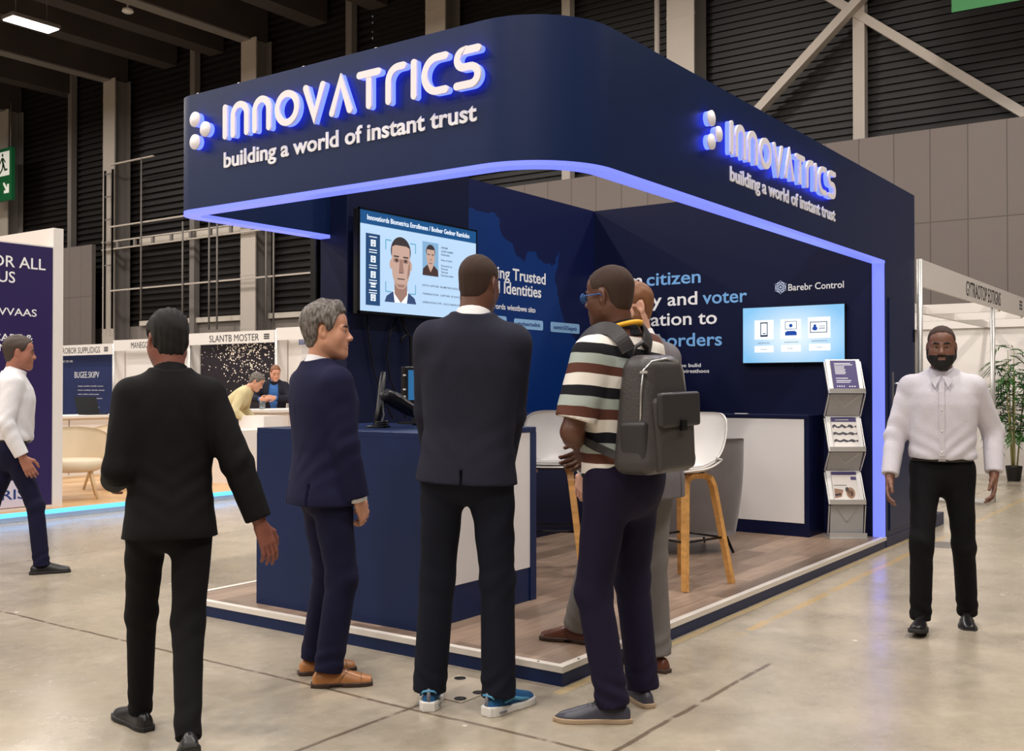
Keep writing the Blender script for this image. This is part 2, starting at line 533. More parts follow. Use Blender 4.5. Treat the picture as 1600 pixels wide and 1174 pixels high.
def column(y, w, z1, label):
    c = thing('steel_column', label, 'column', (HX - .28, y, 0), 0, 'main steel columns along the far wall')
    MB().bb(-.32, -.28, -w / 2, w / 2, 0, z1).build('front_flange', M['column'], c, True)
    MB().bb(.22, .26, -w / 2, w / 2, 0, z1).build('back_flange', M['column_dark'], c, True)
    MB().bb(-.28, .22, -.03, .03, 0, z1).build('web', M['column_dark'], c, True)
    mb2 = MB()
    for z in np.arange(1.5, z1, 1.5):
        mb2.bb(-.325, -.27, -w / 2 - .006, w / 2 + .006, z, z + .05)
    mb2.build('stiffener', M['column'], c, True)
    return c
for y, lab in ((33.4, 'grey steel column at the far left behind the exit sign'), (27.05, 'grey steel column with a ladder frame beside it, left of the stand canopy'),
               (20.4, 'grey steel column rising behind the left end of the stand canopy'), (13.6, 'grey steel column just showing above the canopy at the middle'),
               (7.05, 'pale grey steel column with pipe, rising above the right side of the canopy')):
    column(y, .62, 11.15, lab)
for y, lab in ((29.9, 'slim grey post between the two leftmost main columns'), (23.4, 'slim grey post left of the canopy corner'),
               (16.9, 'slim grey post hidden mostly by the canopy'), (10.1, 'slim grey post above the canopy at its rounded corner'),
               (3.53, 'slim grey post where the diagonal braces cross')):
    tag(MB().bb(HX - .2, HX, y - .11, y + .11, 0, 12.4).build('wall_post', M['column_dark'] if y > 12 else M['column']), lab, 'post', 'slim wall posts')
# diagonal braces over the right bay
tag(MB().beam((HX - .32, 7.0, 5.52), (HX - .32, .15, 11.6), .16, .22, (1, 0, 0)).build('diagonal_brace', M['column']), 'grey diagonal steel brace rising to the right, above the canopy right end', 'brace')
tag(MB().beam((HX - .12, 7.0, 11.25), (HX - .12, .12, 5.65), .16, .2, (1, 0, 0)).build('diagonal_brace', M['column']), 'grey diagonal steel brace falling to the right towards the concrete panels', 'brace')
# pipe up the side of the right column
tag(MB().cyl((HX - .66, 7.55, 0), (HX - .66, 7.55, 11), .055, 12).build('downpipe', M['column']), 'pale pipe running up beside the column above the canopy', 'pipe')
# roof beams
for i, y in enumerate((33.4, 27.05, 20.4, 13.6, 7.05, .4)):
    g = thing('roof_beam', ['broad dark roof beam at the far left edge', 'broad dark roof beam ending on the column left of the canopy', 'broad dark roof beam ending on the column behind the canopy end',
                            'broad dark roof beam over the middle of the canopy', 'broad dark roof beam over the right of the canopy', 'broad dark roof beam over the aisle at the right'][i], 'beam', (0, y, 11.1), 0, 'main roof beams')
    MB().bb(-17, HX, -.12, .12, .04, 1.15).build('beam_web', M['beam'], g, True)
    MB().bb(-17, HX - .05, -.1, .34, 0, .05).build('lower_flange', M['column_dark'], g, True)
    MB().bb(-17, HX, -.3, .3, 1.15, 1.2).build('upper_flange', M['beam'], g, True)
for i, y in enumerate((30.2, 24.7, 22.5, 18.2, 16, 37)):
    tag(MB().bb(-17, HX, y - .3, y + .3, 11.25, 12.1).build('roof_girder', M['beam']),
        ['dark roof girder between the two leftmost beams', 'dark roof girder over the louvred bay, nearer its left column', 'dark roof girder over the louvred bay, nearer its right column',
         'dark roof girder left of the middle beam', 'dark roof girder next to the middle beam', 'dark roof girder at the very left'][i], 'beam', 'secondary roof girders')
pi = 0
for x in (14.2, 11.6, 9.0, 6.4, 3.8):
    tag(MB().bb(x - .22, x + .22, 13, 40, 11.95, 12.2).build('purlin', M['column']),
        ['pale purlin under the roof deck nearest the far wall', 'pale purlin under the roof deck second from the far wall', 'pale purlin under the roof deck third from the far wall',
         'pale purlin under the roof deck fourth from the far wall', 'pale purlin under the roof deck farthest from the far wall'][pi], 'purlin', 'roof purlins'); pi += 1
# the lamp in view
lp = thing('ceiling_lamp', 'bright rectangular ceiling lamp hanging among the dark roof beams at left', 'lamp', (9.95, 22.0, LAMP_Z))
MB().bb(-.62, .62, -.27, .27, .03, .12).build('housing', M['column_dark'], lp, True)
MB().bb(-.58, .58, -.24, .24, .005, .03).build('diffuser', glow('lamp_diffuser', (1, .95, .86), 9), lp, True)
MB().cyl((-.4, 0, .12), (-.4, 0, 1.8), .01, 6).cyl((.4, 0, .12), (.4, 0, 1.8), .01, 6).build('hanger', M['column_dark'], lp, True)
# small white floodlights / sensors under the beams
for k, (x, y, z, lab) in enumerate(((11.9, 20.9, 10.95, 'small white sensor under the roof beam left of the canopy'), (12.2, 14.6, 11.0, 'small white sensor under the roof near the canopy top'))):
    s_ = thing('ceiling_sensor', lab, 'sensor', (x, y, z))
    MB().lathe([(.02, .14), (.13, .1), (.15, .03), (.1, 0)], n=16).build('housing', M['white_plastic'], s_, True)
    MB().cyl((0, 0, .12), (0, 0, .3), .03, 8).build('stem', M['column'], s_, True)
# exit sign
ex = thing('exit_sign', 'green hanging sign with running figure, door and two arrows', 'sign', (14.7, 32.32, 7.70))
MB().bb(0, .12, -.78, .82, 0, 1.78).build('sign_panel', M['green_sign'], ex, True)
white_em = mat('sign_white', srgb(226, 226, 214), .5, emit=(1, 1, .92), strength=.25)
MB().bb(-.012, 0, -.64, .08, .84, 1.66).build('door_pictogram', white_em, ex, True)
mb = MB()
O_ = (-.014, -.2, .95)
def sp(poly):   # picture plane: u runs to the viewer's right (-Y)
    mb.prism([(u, v) for u, v in poly], O_, (0, -1, 0), (0, 0, 1), -.012)
mb2 = [(.02 + .055 * math.cos(a), .6 + .055 * math.sin(a)) for a in np.linspace(0, 2 * PI, 14)[:-1]]
sp(mb2)
sp([(-.06, .5), (.06, .52), (.12, .28), (.02, .26)]); sp([(.02, .28), (.12, .3), (.2, .12), (.34, .12), (.34, .06), (.15, .05)])
sp([(.02, .3), (.1, .28), (.02, .08), (-.16, -.06), (-.2, -.01), (-.04, .12)]); sp([(.02, .5), (.08, .5), (.22, .36), (.19, .31)]); sp([(-.05, .5), (0, .48), (-.12, .3), (-.18, .34)])
mb.build('running_figure', mat('sign_dark_green', srgb(20, 60, 36), .5), ex, True)
mb = MB()
def arrow(cy, sgn):
    mb.prism([(-.17 * sgn, .24), (-.1 * sgn, .28), (.1 * sgn, .06), (.1 * sgn, .2), (.2 * sgn, .2), (.2 * sgn, -.1), (-.1 * sgn, -.1), (-.1 * sgn, 0), (.02 * sgn, 0)], (-.013, cy, .34), (0, -1, 0), (0, 0, 1), -.012)
arrow(-.42, 1); arrow(.3, -1)
mb.build('arrow_pictogram', white_em, ex, True)
MB().cyl((.06, -.6, 1.78), (.06, -.6, 3.3), .02, 6).cyl((.06, .6, 1.78), (.06, .6, 3.3), .02, 6).build('hanger', M['column_dark'], ex, True)
# ladder frame beside the column, pipes and rails across the louvred bays
ld_ = thing('ladder', 'thin dark ladder fixed beside the column at left', 'ladder', (HX - .75, 27.0, 0))
MB().bb(-.03, .03, -.02, .02, 3.2, 8.2).build('rail', M['black_metal'], ld_, True)
MB().bb(-.03, .03, -.42, -.38, 3.2, 8.2).build('rail', M['black_metal'], ld_, True)
for z in np.arange(5.2, 8.3, .72):
    MB().bb(-.02, .02, -.4, 0, z - .02, z + .02).build('rung', M['column_dark'], ld_, True)
for k, (y, z0, z1, lab) in enumerate(((24.9, 3.4, 8.3, 'thin vertical pipe left of the canopy corner, in front of the louvres'), (22.9, 3.0, 6.2, 'thin vertical pipe below the canopy left corner'),
                                 (21.7, 3.0, 6.4, 'left one of two thin pipes close together below the canopy'), (21.35, 3.0, 6.4, 'right one of two thin pipes close together below the canopy'),
                                 (19.3, 3.0, 6.0, 'left one of two thin pipes just beside the column below the canopy'), (19.0, 3.0, 6.0, 'right one of two thin pipes just beside the column below the canopy'), (17.4, 3.0, 6.0, 'thin vertical pipe near the tower edge'))):
    tag(MB().cyl((HX - .9, y, z0), (HX - .9, y, z1), .026, 8).build('wall_pipe', M['column_dark']), lab, 'pipe', 'thin pipes before the louvres')
for k, (z, y0, y1, lab) in enumerate(((6.35, 16.4, 26.6, 'horizontal grey rail across the louvres just above the pale window rail'), (4.35, 16.4, 26.6, 'horizontal grey rail low across the louvres'), (8.3, 24.4, 26.6, 'horizontal grey rail left of the canopy, high up'))):
    tag(MB().bb(HX - .86, HX - .8, y0, y1, z, z + .045).build('wall_rail', M['column']), lab, 'rail', 'rails before the louvres')
tr_ = thing('cable_tray', 'pale ladder-like cable tray running across the louvres under the canopy', 'cable tray', (HX - .7, 22, 5.72))
MB().bb(-.04, .04, -5.6, 5.2, .2, .24).build('tray_rail', M['column'], tr_, True)
MB().bb(-.04, .04, -5.6, 5.2, -.04, 0).build('tray_rail', M['column'], tr_, True)
for y in np.arange(-5.5, 5.3, .9):
    MB().bb(-.03, .03, y - .05, y + .05, 0, .2).build('tray_rung', M['column_dark'], tr_, True)
# green banner at the top right
gb = MB()
pts = [(14, 1.46 - t * 5.5, 0) for t in np.linspace(0, 1, 12)]
v = []
for i, p in enumerate(pts):
    xo = .05 * math.sin(i * 1.3)
    v += [(14 + xo, p[1], 7.5 + .01 * math.sin(i * 2.1)), (14 + xo, p[1], 9.6), (14.02 + xo, p[1], 9.6), (14.02 + xo, p[1], 7.5 + .01 * math.sin(i * 2.1))]
gb.add(v, [f for i in range(11) for f in ((4 * i, 4 * i + 4, 4 * i + 5, 4 * i + 1), (4 * i + 3, 4 * i + 2, 4 * i + 6, 4 * i + 7), (4 * i, 4 * i + 3, 4 * i + 7, 4 * i + 4), (4 * i + 1, 4 * i + 5, 4 * i + 6, 4 * i + 2))])
bn = thing('hanging_banner', 'green cloth banner hanging under the roof at top right', 'banner', (14, -1.3, 7.5))
gb.build('cloth', M['green_banner'], bn)
MB().cyl((14.01, 1.5, 9.62), (14.01, -4.1, 9.62), .03, 8).cyl((14.01, 1.0, 9.62), (14.01, 1.0, 12.6), .008, 6).cyl((14.01, -3.6, 9.62), (14.01, -3.6, 12.6), .008, 6).build('hanging_rod', M['alu'], bn)
# ------------------------------------------------------------------ exhibition stand
PZ = .09            # platform top
TOP = 3.15
LB = 2.44           # canopy underside
UX, UY, UZ = (1, 0, 0), (0, 1, 0), (0, 0, 1)
pf = thing('stand_platform', 'low navy-edged platform with grey oak floor and white edge trim under the stand', 'platform', (2.5, 1.4, 0))
MB().bb(.0, 6.03, 0, 2.8, 0, PZ - .022).build('plinth', M['navy'], pf)
box('floor_covering', M['plank_grey'], .035, 6.0, .035, 2.765, PZ - .022, PZ, pf)
mb = MB()
mb.bb(-.006, .035, -.006, 2.806, PZ - .026, PZ + .003).bb(.035, 5.08, -.006, .035, PZ - .026, PZ + .003).bb(.035, 1.25, 2.765, 2.806, PZ - .026, PZ + .003)
mb.build('edge_trim', M['trim_white'], pf)
mb = MB()
for x, y in ((.012, .14), (.16, .012), (.26, .012)):
    mb.cyl((x, y, PZ + .002), (x, y, PZ + .0045), .006, 10)
mb.build('screw', M['black_metal'], pf)

# canopy band
cn = thing('stand_canopy', 'navy canopy band with rounded corner and blue light strip around the top of the stand', 'canopy', (0, 0, LB))
def arc(cx, cy, r, a0, a1, n):
    return [(cx + r * math.cos(a), cy + r * math.sin(a)) for a in np.linspace(a0, a1, n)]
OY = 2.87; T = .1
r1, r2 = .17, .46
outer = [(1.254, OY)] + arc(r1, OY - r1, r1, PI / 2, PI, 12) + arc(r2, r2, r2, PI, 1.5 * PI, 24) + [(6.03, 0)]
inner = [(1.254, OY - T)] + arc(r1, OY - r1, r1 - T, PI / 2, PI, 12) + arc(r2, r2, r2 - T, PI, 1.5 * PI, 24) + [(6.03, T)]
def band(z0, z1, ou, inn, smooth=False):
    mb = MB(); n = len(ou)
    v = [(x, y, z0) for x, y in ou] + [(x, y, z1) for x, y in ou] + [(x, y, z0) for x, y in inn] + [(x, y, z1) for x, y in inn]
    for i in range(n - 1):
        pass
    mb.smooth = False
    mb.add(v, [f for i in range(n - 1) for f in ((3 * n + i, 3 * n + i + 1, 2 * n + i + 1, 2 * n + i), (n + i, n + i + 1, 3 * n + i + 1, 3 * n + i), (2 * n + i, 2 * n + i + 1, i + 1, i))] + [(0, n, 3 * n, 2 * n), (n - 1, 3 * n - 1, 4 * n - 1, 2 * n - 1)])
    # outer face: own vertices, smooth round the corner
    mb.smooth = True
    mb.add([(x, y, z0) for x, y in ou] + [(x, y, z1) for x, y in ou], [(i, i + 1, n + i + 1, n + i) for i in range(n - 1)])
    mb.smooth = False
    return mb
band(LB + .012, TOP, outer, inner).build('fascia_panel', M['navy'], cn)
o5 = outer[:-1] + [(5.08, 0)]; i5 = inner[:-1] + [(5.08, T)]
band(LB - .012, LB + .012, o5, i5).build('light_strip', M['led_blue'], cn)
box('light_strip', M['led_blue'], 5.05, 5.078, .003, T, PZ, LB - .012, cn)
mb = MB()
for x, y in ((.05, 2.3), (.05, 1.75), (.05, 1.2), (.05, 2.68)):
    mb.cyl((x, y, TOP), (x, y, TOP + .02), .012, 8)
mb.build('fixing_bolt', M['white_plastic'], cn)

# storage room behind the right end, with its door
st = thing('storage_room', 'navy storage cabin with plain door at the right end of the stand', 'cabin', (5.56, 1.4, 0))
MB().bb(5.08, 6.03, .0, .04, PZ, LB + .012).bb(5.99, 6.03, .04, 2.97, PZ, TOP).bb(5.08, 6.03, -.004, 2.97, 0, PZ).build('side_wall', M['navy'], st)
MB().bb(5.08, 5.99, .04, 2.97, TOP - .05, TOP).build('roof_panel', M['navy'], st)
dr = MB().bb(5.17, 5.93, -.012, .0, .14, 2.14).build('door', M['navy'], st)
mb = MB()
for a in ((5.163, 5.17, .13, 2.147), (5.93, 5.937, .13, 2.147)):
    mb.bb(a[0], a[1], -.003, 0, a[2], a[3])
mb.bb(5.163, 5.937, -.003, 0, 2.14, 2.147)
mb.build('door_gap', M['black_plastic'], st)
mb = MB().bb(5.93, 5.955, -.022, 0, 1.78, 1.9).bb(5.93, 5.955, -.022, 0, .3, .42)
mb.build('hinge', M['black_metal'], st)
hd = MB().bb(5.235, 5.265, -.02, -.012, 1.22, 1.5).build('handle_plate', M['steel'], dr)
hd.location = Vector((0, 0, 0))
def fix(o, world):   # helper: child of a part built in world coordinates
    return o
MB().tube([(5.25, -.02, 1.4), (5.25, -.06, 1.4), (5.27, -.065, 1.4), (5.38, -.065, 1.4)], .009, 8).build('lever_handle', M['steel'], dr)

# end wall with slogan
ew = thing('end_wall', 'deep navy end wall of the stand with the slogan and a mounted screen', 'wall', (5.06, 1.45, PZ))
box('wall_panel', M['navy_deep'], 5.04, 5.08, T, OY, PZ, TOP, ew)
XW = 5.04
def wall_text(name, s, m, y_left, z, cap, width, bold=.012, par=None):
    return lettering(name, s, m, (XW, y_left, z), (0, -1, 0), UZ, cap, width, par or ew, .002, bold)
wall_text('slogan_text', 'From', M['print_white'], 2.79, 2.36, .125, .47)
wall_text('slogan_text', 'citizen', M['print_lightblue'], 2.27, 2.36, .125, .575)
wall_text('slogan_text', 'identity and', M['print_white'], 2.79, 2.155, .125, 1.06)
wall_text('slogan_text', 'voter', M['print_lightblue'], 1.675, 2.155, .125, .445)
wall_text('slogan_text', 'registration to', M['print_white'], 2.79, 1.965, .125, 1.26)
wall_text('slogan_text', 'secure borders', M['print_lightblue'], 2.79, 1.76, .125, 1.31)
wall_text('small_text', 'an integrated Sehe bulid', M['print_white'], 2.36, 1.56, .035, .665, .008)
wall_text('small_text', 'platform that niut wiresthoos', M['print_white'], 2.36, 1.505, .035, .75, .008)
wall_text('heading_text', 'Barebr Control', M['print_white'], .838, 2.235, .06, .50, .01)
# hexagon emblem beside the heading
mb = MB()
hexa = lambda r, n=6, ph=PI / 6: [(r * math.cos(ph + 2 * PI * k / n), r * math.sin(ph + 2 * PI * k / n)) for k in range(n)]
def hexring(mb, ro, ri, O, U, V, d, n=6, ph=PI / 6):
    a = hexa(ro, n, ph); b = hexa(ri, n, ph)
    for k in range(n):
        j = (k + 1) % n
        mb.prism([a[k], a[j], b[j], b[k]], O, U, V, d)
OH = (XW, .91, 2.27)
hexring(mb, .058, .043, OH, (0, -1, 0), UZ, .002)
hexring(mb, .034, .022, OH, (0, -1, 0), UZ, .002)
for k in range(6):
    a = PI / 6 + k * PI / 3
    c_, s_ = math.cos(a), math.sin(a)
    mb.prism([(.03 * c_ - .006 * s_, .03 * s_ + .006 * c_), (.03 * c_ + .006 * s_, .03 * s_ - .006 * c_), (.06 * c_ + .006 * s_, .06 * s_ - .006 * c_), (.06 * c_ - .006 * s_, .06 * s_ + .006 * c_)], OH, (0, -1, 0), UZ, .002)
mb.prism(hexa(.012), OH, (0, -1, 0), UZ, .002)
mb.build('hexagon_emblem', mat('pale_emblem_print', srgb(178, 192, 226), .5), ew)

# map wall
mw = thing('map_wall', 'blue rear wall of the stand printed with a map outline and a heading', 'wall', (3.85, 2.9, PZ))
box('wall_panel', M['navy_graphic'], 2.6, 5.08, OY, OY + .05, PZ, TOP, mw)
def g_map(px, py):   # map outline measured on the wall plane
    return (px, py)
coast = [(2.64, 2.92), (3.0, 2.90), (3.18, 2.885), (3.34, 2.905), (3.43, 2.86), (3.42, 2.78), (3.46, 2.72), (3.62, 2.66), (3.68, 2.56), (3.80, 2.51), (3.86, 2.62),
         (3.97, 2.63), (4.06, 2.56), (4.16, 2.535), (4.25, 2.53), (4.32, 2.545), (4.36, 2.62), (4.385, 2.68), (4.385, 2.60), (4.34, 2.48), (4.31, 2.40), (4.36, 2.30), (4.40, 2.16),
         (4.47, 2.03), (4.60, 1.90), (4.75, 1.80), (4.80, 1.55), (4.78, 1.2), (4.78, .2), (2.64, .2)]
rr = random.Random(3)
cc = []
for i in range(len(coast)):
    a = coast[i]; b_ = coast[(i + 1) % len(coast)]
    cc.append(a)
    if i < 25:
        for t in (.25, .5, .75):
            cc.append((a[0] + (b_[0] - a[0]) * t + rr.uniform(-.012, .012), a[1] + (b_[1] - a[1]) * t + rr.uniform(-.012, .012)))
MB().prism(cc, (0, OY, 0), UX, UZ, .0015).build('map_print', M['map_blue'], mw)
YW = OY - .0015
def map_text(name, s, m, x, z, cap, width, bold=.012, align='LEFT', y=YW):
    return lettering(name, s, m, (x, y, z), UX, UZ, cap, width, mw, .002, bold, align)
map_text('heading_text', 'Creating Trusted', M['print_white'], 4.155, 2.335, .105, 1.16, .014, 'RIGHT')
map_text('heading_text', 'Digital Identities', M['print_white'], 4.08, 2.205, .105, 1.06, .014, 'RIGHT')
map_text('small_text', 'in wsllhwrords wiestbwe sito', M['print_white'], 3.985, 2.06, .05, .95, .008, 'RIGHT')
for (x0, x1, z0, z1, s) in ((2.95, 3.527, 1.915, 2.0, 'Elektrnotions'), (3.645, 4.111, 1.90, 1.99, 'stanhexrtnelinis'), (4.241, 4.757, 1.895, 1.99, 'seamtictGEGeqpatiz')):
    mb = MB()
    rc = .018
    poly = arc(x1 - rc, z1 - rc, rc, 0, PI / 2, 5) + arc(x0 + rc, z1 - rc, rc, PI / 2, PI, 5) + arc(x0 + rc, z0 + rc, rc, PI, 1.5 * PI, 5) + arc(x1 - rc, z0 + rc, rc, 1.5 * PI, 2 * PI, 5)
    mb.prism(poly, (0, YW, 0), UX, UZ, .002)
    pl = mb.build('caption_plate', M['pill'], mw)
    map_text('caption_text', s, M['pill_text'], x0 + .05, z0 + .03, .038, x1 - x0 - .1, .003, 'LEFT', YW - .002)

# tower block with the big screen
tw = thing('stand_tower', 'navy tower block of the stand carrying the big enrolment screen', 'tower', (1.95, 2.74, PZ))
box('tower_body', M['navy_shaded'], 1.254, 2.64, 2.6, OY, PZ, TOP, tw, .004)
def tv_frame(t, x0, x1, z0, z1, y, depth=.05):
    mb = MB()
    mb.bb(x0, x1, y + .012, y + depth, z0, z1, .006)
    o = mb.build('housing', M['black_plastic'], t)
    mb = MB()
    bw = .012
    mb.bb(x0, x1, y, y + .014, z0, z0 + bw * 1.6).bb(x0, x1, y, y + .014, z1 - bw, z1).bb(x0, x0 + bw, y, y + .014, z0, z1).bb(x1 - bw, x1, y, y + .014, z0, z1)
    mb.build('bezel', M['black_metal'], t)
E_PALE = glow('screen_pale_blue', srgb(176, 206, 236), .92)
E_HEAD = glow('screen_header_blue', srgb(20, 76, 128), .9)
E_SIDE = glow('screen_side_blue', srgb(34, 72, 116), .8)
E_WHITE = glow('screen_white', srgb(228, 238, 248), 1.0)
E_GREY = glow('screen_grey_text', srgb(70, 84, 100), .8)
E_TEAL = glow('screen_teal', srgb(86, 158, 186), .9)
E_SKIN = glow('screen_skin', srgb(196, 164, 150), .8)
E_SKIN2 = glow('screen_skin_shade', srgb(158, 124, 112), .75)
E_HAIR = glow('screen_hair', srgb(58, 52, 54), .8)
E_SHIRT = glow('screen_shirt_blue', srgb(52, 74, 116), .8)
E_BROWN = glow('screen_brown', srgb(70, 52, 48), .8)
E_PHOTO = glow('screen_photo_blue', srgb(128, 170, 206), .85)
X0, X1, Z0, Z1, YS = 1.256, 2.606, 1.885, 2.625, 2.49
tv = thing('wall_screen', 'large wall screen on the tower showing an identity check with a portrait', 'screen', ((X0 + X1) / 2, YS, Z0))
tv_frame(tv, X0, X1, Z0, Z1, YS, .06)
box('wall_bracket', M['black_metal'], 1.75, 2.1, YS + .06, 2.6, 2.1, 2.4, tv)
yf = YS + .004
a0, a1, b0, b1 = X0 + .012, X1 - .012, Z0 + .02, Z1 - .012
scr = box('display', E_PALE, a0, a1, yf, yf + .008, b0, b1, tv)
W_, H_ = a1 - a0, b1 - b0
def sc_(mb, poly, lift=.0012):   # polygon in display fractions (0..1 across, 0..1 up)
    mb.prism([(a0 + u * W_, b0 + v * H_) for u, v in poly], (0, yf - lift + .0008, 0), UX, UZ, .0008)
def rect(u0, u1, v0, v1): return [(u0, v0), (u1, v0), (u1, v1), (u0, v1)]
def screen_part(name, polys, m, lift=.0012):
    mb = MB()
    for k, p_ in enumerate(polys): sc_(mb, p_, lift)
    return mb.build(name, m, tv)
def ell(cx, cy, rx, ry, n=28, a0_=0, a1_=2 * PI):
    return [(cx + rx * math.cos(a), cy + ry * math.sin(a)) for a in np.linspace(a0_, a1_, n, endpoint=False)]
screen_part('header_bar', [rect(0, 1, .865, 1)], E_HEAD)
lettering('header_text', 'Innovatiords Biometrica Enrollmees / Bodner Gedner Ramlobo', E_WHITE, (a0 + .055 * W_, yf - .0012, b0 + .91 * H_), UX, UZ, .036, W_ * .88, tv, .001, .01)
screen_part('side_bar', [rect(.045, .155, .06, .775)], E_SIDE)
icons = []
for v in (.65, .49, .335, .235, .105):
    if v == .235:
        icons += [rect(.083, .12, v + .03, v + .045), rect(.083, .12, v + .005, v + .02)]
    else:
        icons += [rect(.083, .093, v, v + .065), rect(.11, .12, v, v + .065), rect(.083, .12, v + .055, v + .065), rect(.083, .12, v, v + .01), rect(.097, .106, v + .02, v + .05)]
for v in (.74, .61, .585, .455, .43, .305, .28, .205, .18):
    icons.append(rect(.07, .13, v, v + .008))
screen_part('side_icons', icons, E_WHITE, .002)
# main portrait
cx_, cy_ = .322, .44
screen_part('portrait_shirt', [[(cx_ - .13, .11), (cx_ + .13, .11), (cx_ + .115, .17), (cx_ + .06, .225), (cx_ - .06, .225), (cx_ - .115, .17)]], E_SHIRT)
screen_part('portrait_collar', [[(cx_ - .062, .235), (cx_ - .05, .11), (cx_ + .05, .11), (cx_ + .062, .235)]], E_WHITE, .0016)
screen_part('portrait_neck', [[(cx_ - .052, .32), (cx_ - .052, .2), (cx_, .11), (cx_ + .052, .2), (cx_ + .052, .32)]], E_SKIN2, .002)
screen_part('portrait_hair', [ell(cx_, .64, .082, .15) + []], E_HAIR, .0020)
head = [(cx_ - .072, .68), (cx_ - .076, .52), (cx_ - .07, .40), (cx_ - .05, .30), (cx_ - .022, .255), (cx_ + .022, .255), (cx_ + .05, .30), (cx_ + .07, .40), (cx_ + .076, .52), (cx_ + .072, .68), (cx_ + .045, .70), (cx_ - .045, .70)]
screen_part('portrait_face', [head, ell(cx_ - .08, .50, .012, .05, 12), ell(cx_ + .08, .50, .012, .05, 12)], E_SKIN, .0026)
screen_part('portrait_shade', [[(cx_ - .01, .56), (cx_ + .012, .56), (cx_ + .024, .425), (cx_ - .018, .425)], [(cx_ - .05, .33), (cx_ - .02, .27), (cx_ + .02, .27), (cx_ + .05, .33), (cx_ + .03, .3), (cx_ - .03, .3)], ell(cx_ - .038, .545, .024, .026, 14), ell(cx_ + .038, .545, .024, .026, 14), [(cx_ + .05, .36), (cx_ + .074, .42), (cx_ + .074, .56), (cx_ + .06, .5)]], E_SKIN2, .0032)
for su in (-1, 1):
    screen_part('portrait_brow', [rect(min(cx_ + su * .06, cx_ + su * .018), max(cx_ + su * .06, cx_ + su * .018), .578, .592)], E_HAIR, .0038)
    screen_part('portrait_eye', [ell(cx_ + su * .037, .545, .011, .014, 10)], E_HAIR, .0038)
screen_part('portrait_mouth', [rect(cx_ - .03, cx_ + .03, .352, .362)], E_HAIR, .0038)
screen_part('portrait_nose', [rect(cx_ - .016, cx_ + .016, .417, .424)], E_HAIR, .0038)
L_ = .045; w_ = .006
br = []
for (u, v, su, sv) in ((.2, .74, 1, -1), (.445, .74, -1, -1), (.2, .215, 1, 1), (.445, .215, -1, 1)):
    br += [rect(min(u, u + su * L_), max(u, u + su * L_), v - .005, v + .005), rect(u - .003, u + .003, min(v, v + sv * .1), max(v, v + sv * .1))]
screen_part('scan_brackets', br, E_TEAL, .0014)
# document photo
screen_part('document_photo', [rect(.505, .645, .43, .79)], E_PHOTO)
cx2 = .575
screen_part('photo_jacket', [[(cx2 - .07, .432), (cx2 + .07, .432), (cx2 + .065, .5), (cx2 + .03, .545), (cx2 - .03, .545), (cx2 - .065, .5)]], E_BROWN, .002)
screen_part('photo_hair', [ell(cx2, .69, .04, .075, 18)], E_HAIR, .0022)
screen_part('photo_face', [[(cx2 - .034, .71), (cx2 - .036, .61), (cx2 - .022, .53), (cx2, .47), (cx2 + .022, .53), (cx2 + .036, .61), (cx2 + .034, .71)]], E_SKIN, .0028)
screen_part('photo_features', [rect(cx2 - .028, cx2 - .008, .652, .662), rect(cx2 + .008, cx2 + .028, .652, .662), rect(cx2 - .014, cx2 + .014, .562, .568), rect(cx2 - .006, cx2 + .008, .6, .606)], E_HAIR, .0034)
for k, (u, v, s, wd) in enumerate(((.67, .745, 'SURNAME', .06), (.67, .705, 'GIVEN NAMES', .11), (.67, .67, 'Nationality', .08), (.67, .61, 'Date of birth', .1), (.67, .55, 'Document no', .1), (.67, .515, 'Personal', .06), (.67, .48, 'Valid until', .06), (.67, .445, 'Document number', .115),
                                 (.505, .315, 'DATA CAPTURE  BIOMETRICS DOCUMENT TYPE', .44), (.505, .225, 'TRANSACTION . CAPTURE  ID DOCUMENT', .40), (.505, .135, 'OPERATION TYPE . FACE VERIFICATION', .38))):
    lettering('screen_text', s, E_GREY, (a0 + u * W_, yf - .0008, b0 + v * H_), UX, UZ, .014, W_ * wd, tv, .0008, .002)

# screen on the outer side of the tower, seen on edge
ot = thing('side_screen', 'black screen seen edge-on, mounted on the outer left side of the tower', 'screen', (1.9, 2.95, 1.5))
MB().bb(1.262, 2.6, 2.92, 2.985, 1.56, 2.52, .006).build('housing', M['black_plastic'], ot)
MB().bb(1.28, 2.58, 2.985, 2.988, 1.58, 2.5).build('display', M['black_metal'], ot)
MB().bb(1.6, 2.2, OY, 2.92, 1.9, 2.2).build('wall_bracket', M['black_metal'], ot)

# front counter
ct = thing('reception_counter', 'navy reception counter with white front panel facing the aisle', 'counter', (.67, 1.6, PZ))
CX0, CX1, CY0, CY1, CZ = .136, 1.2, .96, 2.24, 1.13
box('body', M['navy'], CX0 + .015, CX1 - .02, CY0 + .02, CY1 - .01, PZ, CZ - .035, ct)
MB().bb(CX0, CX0 + .016, CY0, (CY0 + CY1) / 2 - .06, PZ, CZ - .03).bb(CX0, CX0 + .016, (CY0 + CY1) / 2 - .057, CY1, PZ, CZ - .03).build('side_panel', M['navy'], ct)
box('worktop', M['navy'], CX0, CX1, CY0, CY1, CZ - .032, CZ, ct, .003)
box('front_panel', M['white_lam'], CX0 + .02, CX1 - .06, CY0 + .005, CY0 + .021, PZ + .2, CZ - .032, ct)
MB().bb(CX0 + .016, CX1, CY0 + .008, CY0 + .022, PZ, PZ + .2).bb(CX1 - .06, CX1, CY0, CY0 + .05, PZ, CZ - .032).bb(CX1 - .022, CX1, CY0 + .05, CY1, PZ, CZ - .032).build('frame', M['navy'], ct)

